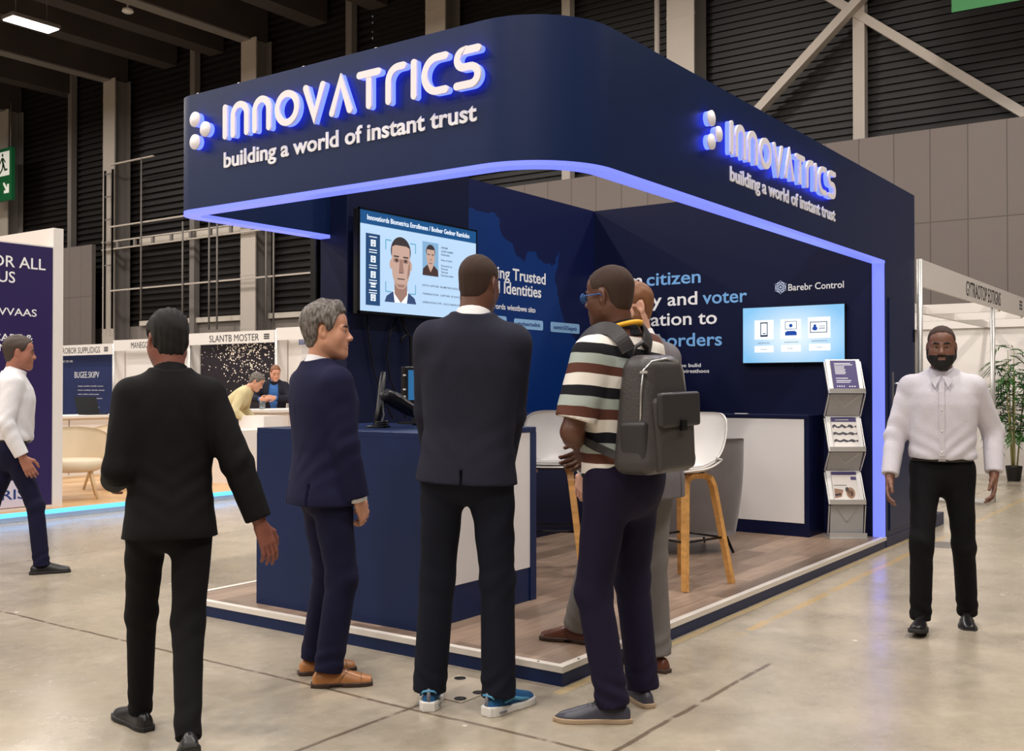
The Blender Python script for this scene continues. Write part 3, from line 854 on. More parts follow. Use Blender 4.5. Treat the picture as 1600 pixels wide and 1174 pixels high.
# cabinet along the end wall
cb = thing('wall_cabinet', 'long navy cabinet with white doors against the end wall', 'cabinet', (4.86, 1.65, PZ))
box('body', M['navy_deep'], 4.69, 5.035, .56, 2.85, PZ, 1.1, cb)
box('worktop', M['navy_deep'], 4.665, 5.035, .52, 2.855, 1.1, 1.13, cb, .003)
MB().bb(4.67, 5.035, .52, .56, PZ, 1.1).bb(4.675, 4.69, .56, 2.85, PZ, PZ + .11).build('frame', M['navy_deep'], cb)
for y0, y1 in ((.565, 1.315), (1.32, 2.07), (2.075, 2.845)):
    d_ = box('door', M['white_lam'], 4.674, 4.69, y0, y1, PZ + .115, 1.095, cb)
# low side counter along the map wall, seen between the people
sc2 = thing('side_counter', 'navy counter along the map wall seen behind the front counter', 'counter', (3.2, 2.6, PZ))
box('worktop', M['navy'], 2.7, 4.6, 2.36, 2.865, 1.1, 1.14, sc2, .003)
box('body', M['navy_deep'], 2.72, 4.58, 2.4, 2.865, PZ, 1.1, sc2)

# end wall screen
es = thing('wall_screen', 'smaller pale blue wall screen on the end wall with three icons', 'screen', (5.0, .78, 1.58))
ey0, ey1, ez0, ez1 = .318, 1.247, 1.59, 2.09
box('housing', M['black_plastic'], 4.99, 5.04, ey0 - .004, ey1 + .004, ez0 - .012, ez1 + .004, es, .004)
def sky_screen():
    m, nt, b = new_mat('screen_sky_blue')
    tc = nt.nodes.new('ShaderNodeTexCoord')
    gr = nt.nodes.new('ShaderNodeTexGradient'); gr.gradient_type = 'SPHERICAL'
    mp = nt.nodes.new('ShaderNodeMapping'); mp.inputs['Scale'].default_value = (1, 1.9, 3.0); mp.inputs['Location'].default_value = (0, 0, -.75)
    nt.links.new(tc.outputs['Object'], mp.inputs['Vector']); nt.links.new(mp.outputs[0], gr.inputs[0])
    cr = nt.nodes.new('ShaderNodeValToRGB')
    cr.color_ramp.elements[0].color = (*srgb(118, 188, 236), 1); cr.color_ramp.elements[1].color = (*srgb(226, 242, 252), 1); cr.color_ramp.elements[1].position = .8
    nt.links.new(gr.outputs[0], cr.inputs[0])
    nt.links.new(cr.outputs[0], b.inputs['Emission Color']); b.inputs['Emission Strength'].default_value = .95
    b.inputs['Base Color'].default_value = (.1, .15, .2, 1)
    return m
dsp = box('display', sky_screen(), 4.984, 4.99, ey0, ey1, ez0, ez1, es)
eW, eH = ey1 - ey0, ez1 - ez0
def es_part(name, polys, m, lift=.0012):
    mb = MB()
    for p_ in polys:
        mb.prism([(u * eW, v * eH) for u, v in p_], (4.984 - lift + .0008, ey1, ez0), (0, -1, 0), UZ, .0008)
    return mb.build(name, m, es)
def orect(u0, u1, v0, v1, w, wv): return [rect(u0, u1, v0, v0 + wv), rect(u0, u1, v1 - wv, v1), rect(u0, u0 + w, v0, v1), rect(u1 - w, u1, v0, v1)]
E_INK = glow('screen_ink', srgb(30, 44, 70), .6); E_BLUE = glow('screen_blue', srgb(14, 70, 164), .8); E_CARD = glow('screen_card', srgb(232, 242, 252), 1.0)
es_part('icon_cards', [rect(.12, .315, .42, .77), rect(.385, .585, .42, .77), rect(.655, .87, .42, .79), rect(.12, .315, .185, .305), rect(.39, .585, .19, .31), rect(.665, .87, .2, .32)], E_CARD)
es_part('phone_icon', orect(.18, .255, .47, .73, .008, .02) + [rect(.18, .255, .47, .5), rect(.18, .255, .71, .73), rect(.205, .235, .52, .535)], E_INK, .002)
es_part('person_icon', [ell(.487, .655, .017, .032, 16), rect(.475, .5, .59, .6), [(.43, .48), (.545, .48), (.545, .535), (.525, .56), (.45, .56), (.43, .535)]], E_BLUE, .002)
es_part('person_frame', orect(.43, .545, .59, .735, .005, .008), E_INK, .002)
es_part('card_icon', orect(.675, .84, .515, .71, .007, .012) + [rect(.76, .82, .625, .632), rect(.76, .82, .585, .597)], E_INK, .002)
es_part('card_person', [ell(.722, .637, .014, .026, 14), ell(.722, .59, .025, .035, 16)], E_BLUE, .002)
for u, v, s, wd in ((.155, .345, 'IDENTIFICATION', .12), (.42, .35, 'AUTHENTICATION', .14), (.69, .36, 'REGISTRATION ID', .15), (.185, .235, 'Proceed', .06), (.455, .24, 'Start now', .05), (.735, .25, 'Confirm', .06)):
    lettering('screen_text', s, E_INK, (4.9825, ey1 - u * eW, ez0 + v * eH), (0, -1, 0), UZ, .01, wd * eW, es, .0008, .002)
MB().cyl((5.0, .78, ez0 - .03), (5.0, .78, ez0 - .012), .006, 8).build('sensor', M['black_plastic'], es)
tag(MB().bb(4.68, 4.72, 1.08, 1.2, 1.13, 1.137, .002).build('access_card', M['white_plastic']), 'small white card lying on the cabinet worktop below the end wall screen', 'card')

# ---------------------------------------------------------------- illuminated signs
def stroke(mb_face, mb_rim, path, w, O, U, V, face_d, depth, closed=False):
    """a rounded stroke of width w: white face plate and glowing return behind it"""
    P = []
    for p in path:
        p = np.array(p, float)
        if not P or np.linalg.norm(p - P[-1]) > 1e-4: P.append(p)
    n = len(P); L = []; R = []
    for i in range(n):
        if closed: a, b = P[i - 1], P[(i + 1) % n]
        else: a, b = P[max(i - 1, 0)], P[min(i + 1, n - 1)]
        if not closed and 0 < i < n - 1 or closed:
            d1 = (P[i] - a) / np.linalg.norm(P[i] - a); d2 = (b - P[i]) / np.linalg.norm(b - P[i])
            t = d1 + d2; t /= np.linalg.norm(t); nn = np.array([-t[1], t[0]])
            k = 1 / max(.5, abs(np.dot(nn, np.array([-d1[1], d1[0]]))))
        else:
            t = (b - a) / np.linalg.norm(b - a); nn = np.array([-t[1], t[0]]); k = 1
        L.append(P[i] + nn * w / 2 * k); R.append(P[i] - nn * w / 2 * k)
    def cap(c, ang):
        return [c + w / 2 * np.array([math.cos(a), math.sin(a)]) for a in np.linspace(ang - PI / 2, ang + PI / 2, 9)[1:-1]]
    O = Vector(O); U = Vector(U); V = Vector(V); N = U.cross(V)
    def emit(mb, z0, z1, grow):
        def g(p, c): return p + (p - c) * grow
        Lg = [g(L[i], P[i]) for i in range(n)]; Rg = [g(R[i], P[i]) for i in range(n)]
        w3 = lambda p, z: O + U * float(p[0]) + V * float(p[1]) + N * z
        m = n if closed else n - 1
        for i in range(m):
            j = (i + 1) % n
            q = [Lg[i], Rg[i], Rg[j], Lg[j]]
            v = [w3(p, z1) for p in q] + [w3(p, z0) for p in q]
            mb.add(v, [(0, 1, 2, 3), (7, 6, 5, 4), (3, 2, 6, 7) if False else (1, 5, 6, 2), (0, 3, 7, 4)])
        if not closed:
            for c, ti in ((0, P[0] - P[1]), (n - 1, P[-1] - P[-2])):
                ang = math.atan2(ti[1], ti[0])
                pts = cap(P[c], ang)
                pts = [g(p, P[c]) for p in pts]
                a_, b_ = (Lg[c], Rg[c]) if c == 0 else (Rg[c], Lg[c])
                # from the side at ang - 90 to ang + 90
                s0 = P[c] + (1 + grow) * w / 2 * np.array([math.cos(ang - PI / 2), math.sin(ang - PI / 2)])
                s1 = P[c] + (1 + grow) * w / 2 * np.array([math.cos(ang + PI / 2), math.sin(ang + PI / 2)])
                ring = [s0] + pts + [s1]
                k = len(ring)
                v = [w3(p, z1) for p in ring] + [w3(p, z0) for p in ring]
                mb.add(v, [tuple(range(k)), tuple(range(2 * k - 1, k - 1, -1))] + [(i, k + i, k + i + 1, i + 1) for i in range(k - 1)])
    emit(mb_face, depth - face_d, depth, 0.0)
    emit(mb_rim, .0, depth - face_d, -.1)

def cpath(cx, cy, r, a0, a1, n=16, ry=None):
    return [(cx + r * math.cos(math.radians(a)), cy + (ry or r) * math.sin(math.radians(a))) for a in np.linspace(a0, a1, n)]
# strokes on a cap height of 1; advance widths
GL = {
    'I': ([[(0, 0), (0, 1)]], .0),
    'n': ([[(0, 0), (0, .62)] + cpath(.36, .62, .36, 180, 0, 18, .38) + [(.72, .62), (.72, 0)]], .72),
    'O': ([cpath(.48, .5, .48, 0, 360, 37)[:-1]], .96),
    'V': ([[(0, 1), (.4, 0), (.8, 1)]], .8),
    'A': ([[(0, 0), (.4, 1), (.8, 0)]], .8),
    'T': ([[(0, 1), (.82, 1)], [(.41, .97), (.41, 0)]], .82),
    'r': ([[(0, 0), (0, .58)] + cpath(.42, .58, .42, 180, 90, 10) + [(.62, 1)]], .62),
    'C': ([[(.82, 1), (.5, 1)] + cpath(.5, .5, .5, 90, 270, 20) + [(.5, 0), (.82, 0)]], .82),
    'S': ([[(.80, 1), (.27, 1)] + cpath(.27, .76, .25, 90, 270, 12, .245) + [(.27, .515), (.5, .515)] + cpath(.52, .2575, .27, 90, -90, 12, .2575) + [(.5, 0), (0, 0)]], .80),
}
def illuminated_sign(name, label, O, U, width, cap):
    """O: left end of the letters' baseline on the fascia face; U: reading direction"""
    O = Vector(O); U = Vector(U); N = U.cross(Vector(UZ))
    t = thing(name, label, 'sign', tuple(O))
    word = 'InnOVATrICS'
    sw = .185           # stroke width in cap heights
    kx = .80
    adv = sum(GL[c][1] for c in word) * kx
    gaps = len(word) - 1
    gap = (width / cap - sw - adv) / gaps
    x = sw / 2
    off = N * .009
    for ch in word:
        paths, w = GL[ch]
        f, r_ = MB(), MB()
        for ip, p_ in enumerate(paths):
            cl = ch == 'O'
            pp = [(cap * (x + a * kx), cap * (sw / 2 + b_ * (1 - sw))) for a, b_ in p_]
            stroke(f, r_, pp, sw * cap, O + off, U, UZ, .013, .040 - .0012 * ip, cl)
        L = f.build('letter', M['letter_face'], t)
        r_.build('glowing_rim', M['rim_blue'], L)
        x += w * kx + gap
    # three dots
    R_ = cap * .22
    for (dx, dz) in ((-1.27, .78), (-.80, .43), (-1.27, .12)):
        f, r_ = MB(), MB()
        c0 = O + U * (dx * cap) + Vector(UZ) * (dz * cap) + off
        r_.cyl(c0, c0 + N * .027, R_ * .93, 28)
        f.cyl(c0 + N * .027, c0 + N * .040, R_, 28)
        d_ = f.build('emblem_dot', M['letter_face'], t)
        r_.build('glowing_rim', M['rim_blue'], d_)
    return t
illuminated_sign('illuminated_sign', 'illuminated white letters with blue glow on the left face of the canopy', (0, 2.331, 2.818), (0, -1, 0), 1.90, .205)
illuminated_sign('illuminated_sign', 'illuminated white letters with blue glow on the long right face of the canopy', (1.778, 0, 2.757), (1, 0, 0), 1.894, .205)
lettering('tagline', 'building a world of instant trust', M['print_white'], (0, 2.375, 2.668), (0, -1, 0), UZ, .088, 1.885, cn, .006, .022, split=True)
lettering('tagline', 'building a world of instant trust', M['print_white'], (1.868, 0, 2.62), (1, 0, 0), UZ, .088, 1.92, cn, .006, .022, split=True)

# ---------------------------------------------------------------- equipment on the counter
def text_free(x): return x
mon = thing('kiosk_monitor', 'small black kiosk monitor with blue screen standing on the front counter', 'monitor', (1.0, 1.8, CZ))
MB().bb(.96, 1.34, 1.80, 1.84, 1.27, 1.50, .005).build('housing', M['black_plastic'], mon)
MB().bb(.988, 1.325, 1.797, 1.80, 1.287, 1.478).build('display', glow('kiosk_screen_blue', srgb(40, 108, 160), .7), mon)
MB().bb(1.06, 1.09, 1.7955, 1.797, 1.37, 1.392).bb(1.10, 1.12, 1.7955, 1.797, 1.37, 1.385).build('screen_mark', E_WHITE, mon)
MB().bb(1.05, 1.2, 1.75, 1.95, CZ, CZ + .012).bb(1.1, 1.15, 1.84, 1.86, CZ, 1.35).build('stand_foot', M['black_plastic'], mon)
MB().bb(.945, .962, 1.798, 1.806, 1.30, 1.315).bb(.945, .962, 1.798, 1.806, 1.35, 1.36).bb(.945, .962, 1.798, 1.806, 1.44, 1.45).build('side_buttons', M['white_plastic'], mon)
bxm = thing('document_reader', 'black box-shaped document reader below the kiosk monitor', 'document reader', (1.05, 1.68, CZ))
MB().bb(.95, 1.2, 1.6, 1.745, CZ, 1.25, .01).build('housing', M['black_plastic'], bxm)
MB().bb(.96, 1.19, 1.5985, 1.6, 1.16, 1.166).bb(.96, 1.19, 1.5985, 1.6, 1.2, 1.206).build('slot', M['steel'], bxm)
scn = thing('barcode_scanner', 'black handheld scanner leaning on a slanted stand on the front counter', 'scanner', (.85, 1.62, CZ))
MB().tube([(.72, 1.62, CZ), (.80, 1.66, 1.26), (.86, 1.7, 1.36), (.885, 1.71, 1.46)], [.016, .022, .024, .016], 10).build('stand_arm', M['black_plastic'], scn)
MB().tube([(.70, 1.56, 1.315), (.735, 1.55, 1.318), (.80, 1.535, 1.29), (.90, 1.515, 1.235), (.955, 1.5, 1.20)], [.02, .042, .05, .042, .022], 16).build('grip', M['black_plastic'], scn)
MB().beam((.77, 1.5, 1.325), (.915, 1.475, 1.25), .012, .012).build('trim_strip', M['steel'], scn)
MB().beam((.925, 1.47, 1.235), (.95, 1.465, 1.195), .016, .01).build('trigger', M['steel'], scn)
MB().tube([(.72, 1.56, 1.29), (.66, 1.5, 1.2), (.6, 1.47, CZ + .02), (.56, 1.45, CZ + .01)], .005, 6).build('cord', M['black_plastic'], scn)
MB().lathe([(.07, 0), (.075, .008), (.03, .015), (.015, .02)], (.74, 1.62, CZ)).build('foot', M['black_plastic'], scn)
for ch in scn.children:
    ch.location.x -= 0
scn.location.x -= .17
scn.location.y += .05
tag(MB().tube([(.42 + .035 * math.cos(a), 1.50 + .035 * math.sin(a), CZ + .008 + .012 * (a / (2 * PI))) for a in np.linspace(0, 6 * PI, 50)], .005, 6).build('cable_coil', M['black_metal']), 'small coil of dark cable on the counter beside the scanner stand', 'cable')
pn = thing('pen', 'dark pen with bright tip lying on the front counter', 'pen', (.8, 1.35, CZ))
MB().cyl((.74, 1.38, CZ + .006), (.86, 1.33, CZ + .006), .005, 8).build('barrel', M['black_plastic'], pn)
MB().cyl((.86, 1.33, CZ + .006), (.88, 1.322, CZ + .006), .0045, 8, .001).build('tip', M['steel'], pn)
cu_ = thing('adapter', 'small white cube adapter on the counter corner by the document reader', 'adapter', (1.04, 1.5, CZ))
MB().bb(1.02, 1.06, 1.48, 1.52, CZ, CZ + .045, .006).build('body', M['white_plastic'], cu_)
MB().bb(1.03, 1.05, 1.474, 1.48, CZ + .015, CZ + .025).build('socket', M['black_plastic'], cu_)
for k, (pts, lab) in enumerate(((((1.42, 2.57, 1.90), (1.45, 2.58, 1.72), (1.5, 2.58, 1.5), (1.58, 2.57, 1.3), (1.62, 2.5, 1.14)), 'leftmost thin black cable hanging from the big screen'),
                               (((1.76, 2.57, 1.90), (1.68, 2.58, 1.78), (1.64, 2.58, 1.6), (1.68, 2.58, 1.42), (1.74, 2.56, 1.3), (1.76, 2.5, 1.14)), 'curved black cable hanging from the middle of the big screen'),
                               (((1.78, 2.57, 1.90), (1.83, 2.57, 1.8), (1.88, 2.56, 1.74), (1.885, 2.55, 1.5), (1.88, 2.5, 1.14)), 'thick straight black cable running down to the kiosk monitor'),
                               (((1.88, 2.56, 1.75), (1.83, 2.56, 1.76), (1.79, 2.56, 1.74), (1.775, 2.56, 1.70)), 'short hooked black cable end below the big screen'))):
    tag(MB().tube(pts, .012 if k == 2 else (.009 if k == 3 else .006), 8).build('screen_cable', M['black_plastic']), lab, 'cable', 'cables below the big screen')

# ---------------------------------------------------------------- stools and armchairs
def grid_surface(fn, nu, nv, thick):
    P = np.array([[fn(i / (nu - 1), j / (nv - 1)) for j in range(nv)] for i in range(nu)], float)
    du = np.gradient(P, axis=0); dv = np.gradient(P, axis=1)
    N = np.cross(du, dv); N /= np.linalg.norm(N, axis=2, keepdims=True) + 1e-9
    A = P + N * thick / 2; B = P - N * thick / 2
    v = np.concatenate([A.reshape(-1, 3), B.reshape(-1, 3)])
    f = []; n = nu * nv
    for i in range(nu - 1):
        for j in range(nv - 1):
            a, b, c, d = i * nv + j, (i + 1) * nv + j, (i + 1) * nv + j + 1, i * nv + j + 1
            f.append((a, b, c, d)); f.append((n + d, n + c, n + b, n + a))
    def edge(idx):
        for a, b in zip(idx[:-1], idx[1:]): f.append((b, a, n + a, n + b))
    edge([i * nv for i in range(nu)][::-1]); edge([i * nv + nv - 1 for i in range(nu)])
    edge([j for j in range(nv)]); edge([(nu - 1) * nv + j for j in range(nv)][::-1])
    mb = MB(); mb.smooth = True
    return mb.add(v, f)

def make_stool(loc, rotz, label):
    # local: sitter faces +Y, backrest at -Y
    t = thing('bar_stool', label, 'stool', loc, rotz, 'white shell bar stools with wooden legs')
    SH = .74
    def shell(u, v):   # u across -1..1, v from front edge (0) over seat to top of back (1)
        s = u * 2 - 1
        if v < .5:
            q = v / .5
            y = .21 - .36 * q; z = SH + .02 - .035 * math.sin(q * PI * .9) - .02 * (1 - q) ** 4
            w = .215 + .015 * math.sin(q * PI)
            z += .055 * abs(s) ** 3 * (.25 + q)
        else:
            q = (v - .5) / .5
            y = -.15 - .09 * math.sin(q * PI / 2) - .035 * q; z = SH + .012 + .36 * q ** 1.25
            w = .225 - .04 * q ** 2
            y += .09 * abs(s) ** 2.2 * (1 - .35 * q); z += .068 * abs(s) ** 3 * (1 - q)
            z -= .05 * abs(s) ** 4 * q
        return (s * w, y, z)
    o = grid_surface(shell, 22, 30, .012).build('seat_shell', M['white_plastic'], t, True)
    def pad(u, v):
        s = u * 2 - 1; q = v
        y = .17 - .29 * q; z = SH + .03 - .035 * math.sin((.12 + q * .8) * PI * .9) + .045 * abs(s) ** 3 * (.25 + q)
        return (s * .185, y, z)
    grid_surface(pad, 14, 12, .016).build('seat_pad', mat('light_grey_seat_fabric', srgb(196, 192, 188), .9, vary=.04, bump=.2, bscale=200) if 'pad' not in M else M['pad'], t, True)
    for sx in (-1, 1):    # bent wooden arch on each side: two legs joined by a rounded top
        for sy in (1, -1):
            pts = [(sx * .115, 0, SH - .035), (sx * .122, sy * .07, SH - .035), (sx * .13, sy * .115, SH - .055), (sx * .138, sy * .135, SH - .10), (sx * .215, sy * .23, 0)]
            mb = MB()
            P = [Vector(p) for p in pts]
            for i in range(len(P)):
                d = (P[min(i + 1, len(P) - 1)] - P[max(i - 1, 0)]).normalized()
                side = Vector((1, 0, 0)); side = (side - d * side.dot(d)).normalized(); up = d.cross(side)
                w_, h_ = (.021, .017) if i < 4 else (.019, .016)
                mb.v += [tuple(P[i] + side * a * w_ + up * b * h_) for a, b in ((-1, -1), (1, -1), (1, 1), (-1, 1))]
            for i in range(len(P) - 1):
                for k in range(4):
                    mb.f.append([i * 4 + k, i * 4 + (k + 1) % 4, i * 4 + 4 + (k + 1) % 4, i * 4 + 4 + k]); mb.mi.append(0); mb.sm.append(False)
            mb.f += [[3, 2, 1, 0], [16, 17, 18, 19]]; mb.mi += [0, 0]; mb.sm += [False, False]
            mb.build('leg', M['beech'], t, True)
    MB().bb(-.13, .13, -.06, .06, SH - .03, SH - .008, .006).build('seat_plate', M['black_metal'], t, True)
    z = .30; q = (SH - .10 - z) / (SH - .10)
    xx, yy = .138 + (.077) * q, .135 + .095 * q
    MB().tube([(-xx, -yy, z), (xx, -yy, z), (xx, yy, z), (-xx, yy, z)], .008, 8, True).build('footrest', M['black_metal'], t, True)
    return t
M['pad'] = mat('light_grey_seat_fabric', srgb(200, 196, 192), .9, vary=.04, bump=.2, bscale=200)
make_stool((2.19, .475, PZ), math.radians(75.5), 'white shell bar stool on wooden legs in front of the grey armchair')
make_stool((2.06, 1.42, PZ), math.radians(122), 'white shell bar stool with wooden legs between the counter and the striped polo man')

M['velvet'] = mat('grey_velvet', srgb(104, 97, 96), .85, vary=.22, scale=5, sheen=.4, bump=.15, bscale=14)
def make_armchair(loc, rotz, label, group=None):
    # sitter faces +Y; rounded tub back towards -Y
    t = thing('armchair', label, 'armchair', loc, rotz, group)
    def wall(u, v):
        ang = PI - .42 + (PI + .84) * u
        c, q = math.cos(ang), math.sin(ang)
        k = (abs(c) ** 3.4 + abs(q) ** 3.4) ** (-1 / 3.4)       # squarish plan
        e = abs(u - .5) * 2
        h = .74 - .17 * max(0, (e - .35) / .65) ** 1.6
        flare = .9 + .13 * v + .05 * math.sin(v * PI)
        return (.36 * k * c * flare, .36 * k * q * flare - .03 * v, .15 + h * v)
    grid_surface(wall, 60, 16, .09).build('tub_back', M['velvet'], t, True)
    MB().lathe([(.02, .16), (.30, .16), (.33, .19), (.335, .34), (.31, .39), (.02, .40)], (0, .03, 0), 32).build('seat_cushion', M['velvet'], t, True)
    for sx in (-1, 1):
        for sy in (-1, 1):
            MB().cyl((sx * .24, sy * .22, .17), (sx * .30, sy * .28, 0), .017, 10, .009).build('leg', M['black_metal'], t, True)
    return t
make_armchair((3.5, 1.12, PZ), math.radians(-42), 'grey velvet tub armchair in front of the white cabinet doors')
# ---------------------------------------------------------------- brochure stand
bs_loc = (4.84, .27, PZ); bs_rot = math.radians(-90 - 54.5 + 180)
bs = thing('brochure_stand', 'tall folding aluminium brochure stand with clear trays beside the light strip', 'brochure stand', bs_loc, bs_rot - PI / 2)
M['acrylic'] = mat('frosted_acrylic', srgb(196, 194, 192), .25, vary=.02, alpha=.75)
M['acrylic'].node_tree.nodes['Principled BSDF'].inputs['Transmission Weight'].default_value = .15
# local: faces -Y, x across
bwid = .145
segs = []
zt = [1.52, 1.29, .975, .80 + .02, .50, .33 - .0, .05]
rows_ = ((1.515, 1.235, 'front'), (1.03, .745, 'front'), (.565, .30, 'front'))
for i, (z1, z0, _) in enumerate(rows_):
    # leaning rack panel: top set back, bottom to the front with a lip
    a = Vector((0, .07, z1)); b_ = Vector((0, -.06, z0))
    d = (b_ - a); L = d.length; d.normalize()
    nrm = Vector((1, 0, 0)).cross(d)
    mid = (a + b_) / 2
    MB().obox(mid, (1, 0, 0), d, nrm, bwid, L / 2, .004).build('tray', M['alu'], bs, True)
    MB().obox(b_ + Vector((0, -.012, .012)), (1, 0, 0), (0, 1, 0), (0, 0, 1), bwid + .005, .018, .02).build('tray_lip', M['alu'], bs, True)
    # clear folded panel running back underneath
    zn = (rows_[i + 1][0] if i < 2 else .03)
    c1 = Vector((0, -.055, z0 - .01)); c2 = Vector((0, .065 if i < 2 else -.03, zn))
    d2 = (c2 - c1); L2 = d2.length; d2.normalize(); n2 = Vector((1, 0, 0)).cross(d2)
    MB().obox((c1 + c2) / 2, (1, 0, 0), d2, n2, bwid - .006, L2 / 2 - .006, .003).build('clear_panel', M['acrylic'], bs, True)
    mb = MB()
    mb.beam(c1 + Vector((-.1, -.006, -.02)), (c1 + c2) / 2 + Vector((0, -.006, -.02)), .004, .002, (0, 1, 0)).beam(c1 + Vector((.1, -.006, -.02)), (c1 + c2) / 2 + Vector((0, -.006, -.02)), .004, .002, (0, 1, 0))
    mb.build('fold_brace', M['steel'], bs, True)
    for sx in (-1, 1):
        MB().beam((sx * (bwid + .008), .075, z1 - .02), (sx * (bwid + .008), -.065, z0 - .01), .008, .022, (0, 0, 1)).build('side_arm', M['alu'], bs, True)
        MB().beam((sx * (bwid + .008), -.06, z0 - .02), (sx * (bwid + .008), .07 if i < 2 else -.02, zn), .008, .018, (0, 0, 1)).build('side_arm', M['alu'], bs, True)
MB().bb(-bwid - .015, bwid + .015, -.11, .12, 0, .012).bb(-bwid - .012, bwid + .012, -.09, -.07, .012, .05).build('base', M['alu'], bs, True)
def brochure(i, label, deco):
    z1, z0, _ = rows_[i]
    a = Vector((0, .062, z1 - .01)); b_ = Vector((0, -.052, z0 + .02)); d = (b_ - a).normalized(); nrm = Vector((1, 0, 0)).cross(d)
    if nrm.y > 0: nrm = -nrm
    t = thing('brochure', label, 'brochure', bs_loc, bs_rot - PI / 2, 'brochures on the stand')
    mid = (a + b_) / 2 + nrm * .009
    L = (b_ - a).length
    O = mid - d * L / 2 * -1.0          # bottom edge middle
    hw, hl = .107, L / 2 - .004
    MB().obox(mid, (1, 0, 0), d, nrm, hw, hl, .004).build('cover', deco[0], t, True)
    Ob = mid + d * hl + nrm * .0045      # bottom centre on the face
    V = -d
    for name, m, polys in deco[1]:
        mb = MB()
        for p_ in polys:
            mb.prism([(u * hw, v * 2 * hl) for u, v in p_], Ob, (1, 0, 0), V, .0006)
        mb.build(name, m, t, True)
    return t
pur = mat('brochure_purple', srgb(56, 42, 104), .35, vary=.1)
pale = mat('brochure_pale', srgb(222, 216, 210), .35, vary=.04)
dk = mat('brochure_dark', srgb(48, 44, 56), .35, vary=.1)
tan = mat('brochure_tan', srgb(150, 112, 88), .4, vary=.2, scale=30)
lines = [rect(-.75, -.75 + w, v, v + .022) for w, v in ((1.3, .88), (1.45, .83), (.8, .77), (.75, .72), (.85, .67), (.8, .62), (.85, .57), (.8, .52), (.95, .36), (1.2, .28), (1.1, .22))]
dots_ = [rect(-.75 + k * .17, -.67 + k * .17, .07, .11) for k in range(4)] + [rect(.2 + k * .2, .32 + k * .2, .07, .1) for k in range(3)]
brochure(0, 'purple brochure with white text lines on the top tray of the stand', (pur, [('cover_text', M['print_white'], lines + dots_)]))
wave = lambda v, h: [(-.95 + k * .19, v + h * math.sin(k * 1.9)) for k in range(11)] + [(.95 - k * .19, v - .07 + h * .7 * math.sin(k * 2.3)) for k in range(11)]
brochure(1, 'pale brochure with dark wavy bands on the middle tray of the stand', (pale, [('cover_text', pur, [rect(-1, 1, .84, 1)]), ('cover_bands', dk, [wave(.72, .05), wave(.48, .03), wave(.24, .03)]), ('title', M['print_white'], [rect(-.7, .4, .89, .93)])]))
brochure(2, 'photo brochure with brown picture on the lowest filled tray', (pale, [('cover_text', pur, [rect(-1, 1, .88, 1), rect(.5, .95, .7, .82)]), ('cover_picture', tan, [[(-.95, .05), (-.4, .1), (-.2, .35), (-.9, .4)], ell(.35, .24, .35, .2, 16)]), ('picture_detail', dk, [ell(.35, .22, .2, .11, 14), ell(.1, .35, .14, .1, 12), [(-.9, .12), (-.4, .16), (-.45, .24), (-.9, .2)], rect(-.9, .1, .5, .52)])]))

# ---------------------------------------------------------------- neighbouring booth on the left
nb = thing('booth_platform', 'low platform with beech floor and a pale blue light line along its front, left', 'platform', (6, 10, 0))
MB().bb(-4, 10.5, 7.66, 13, 0, .06).build('plinth', M['shell_white'], nb)
box('floor_covering', M['plank_beech'], -4, 10.5, 7.64, 13, .06, .1, nb)
box('light_strip', glow('pale_blue_light_strip', srgb(84, 176, 255), 2.2), -4, 10.5, 7.612, 7.64, .055, .098, nb)
lpn = thing('panel_wall', 'white-edged purple information panel with white list text at the left edge', 'panel', (1.6, 7.85, .1))
box('panel_body', M['shell_white'], -1.0, 2.138, 7.80, 7.9, .1, 2.86, lpn)
box('end_wall', M['shell_white'], 2.138, 2.25, 7.79, 10.6, .1, 3.06, lpn)
box('purple_print', M['purple'], -1.0, 2.132, 7.794, 7.80, .13, 2.845, lpn)
box('logo_plate', mat('pale_logo_plate', srgb(216, 208, 222), .4), .9, 1.86, 7.79, 7.794, .135, .41, lpn)
def lp_text(s, xr, z, cap, w, m=None):
    lettering('panel_text', s, m or M['print_white'], (xr, 7.7935, z), UX, UZ, cap, w, lpn, .002, .006, 'RIGHT')
lp_text('SERVICES FOR ALL', 2.05, 2.60, .115, 1.42); lp_text('OF US', 1.72, 2.44, .115, .44)
lp_text('IDENT & VVAAS', 1.955, 2.105, .075, .95); lp_text('BODY CARE &', 1.915, 1.84, .075, .80); lp_text('IDENTITY', 1.915, 1.735, .075, .55)
lp_text('SOME', 1.70, 1.37, .075, .36); lp_text('SECU', 1.70, 1.10, .075, .36); lp_text('PLAN', 1.62, .785, .075, .32); lp_text('DAI', 1.635, .50, .075, .22)
lettering('panel_text', 'VORIS', M['pill_text'], (1.84, 7.7895, .22), UX, UZ, .10, .56, lpn, .002, .01, 'RIGHT')

def make_tub_chair(loc, rotz, label):
    t = thing('tub_chair', label, 'chair', loc, rotz, 'cream tub chairs on the beech floor')
    def wall(u, v):
        ang = PI - .2 + (PI + .4) * u
        h = .46 - .15 * (abs(u - .5) * 2) ** 2
        rr_ = .31 + .08 * v
        return (rr_ * 1.05 * math.cos(ang), rr_ * math.sin(ang), .34 + h * v)
    cream = M['cream']
    grid_surface(wall, 34, 10, .05).build('shell_back', cream, t, True)
    MB().lathe([(.02, .30), (.24, .305), (.33, .34), (.34, .42), (.3, .45), (.02, .45)], (0, .01, 0), 28).build('seat', cream, t, True)
    for sx in (-1, 1):
        for sy in (-1, 1):
            MB().cyl((sx * .17, sy * .17, .36), (sx * .25, sy * .25, 0), .024, 10, .014).build('leg', M['beech_pale'], t, True)
    return t
M['cream'] = mat('cream_upholstery', srgb(226, 210, 184), .7, vary=.04, bump=.08, bscale=120)
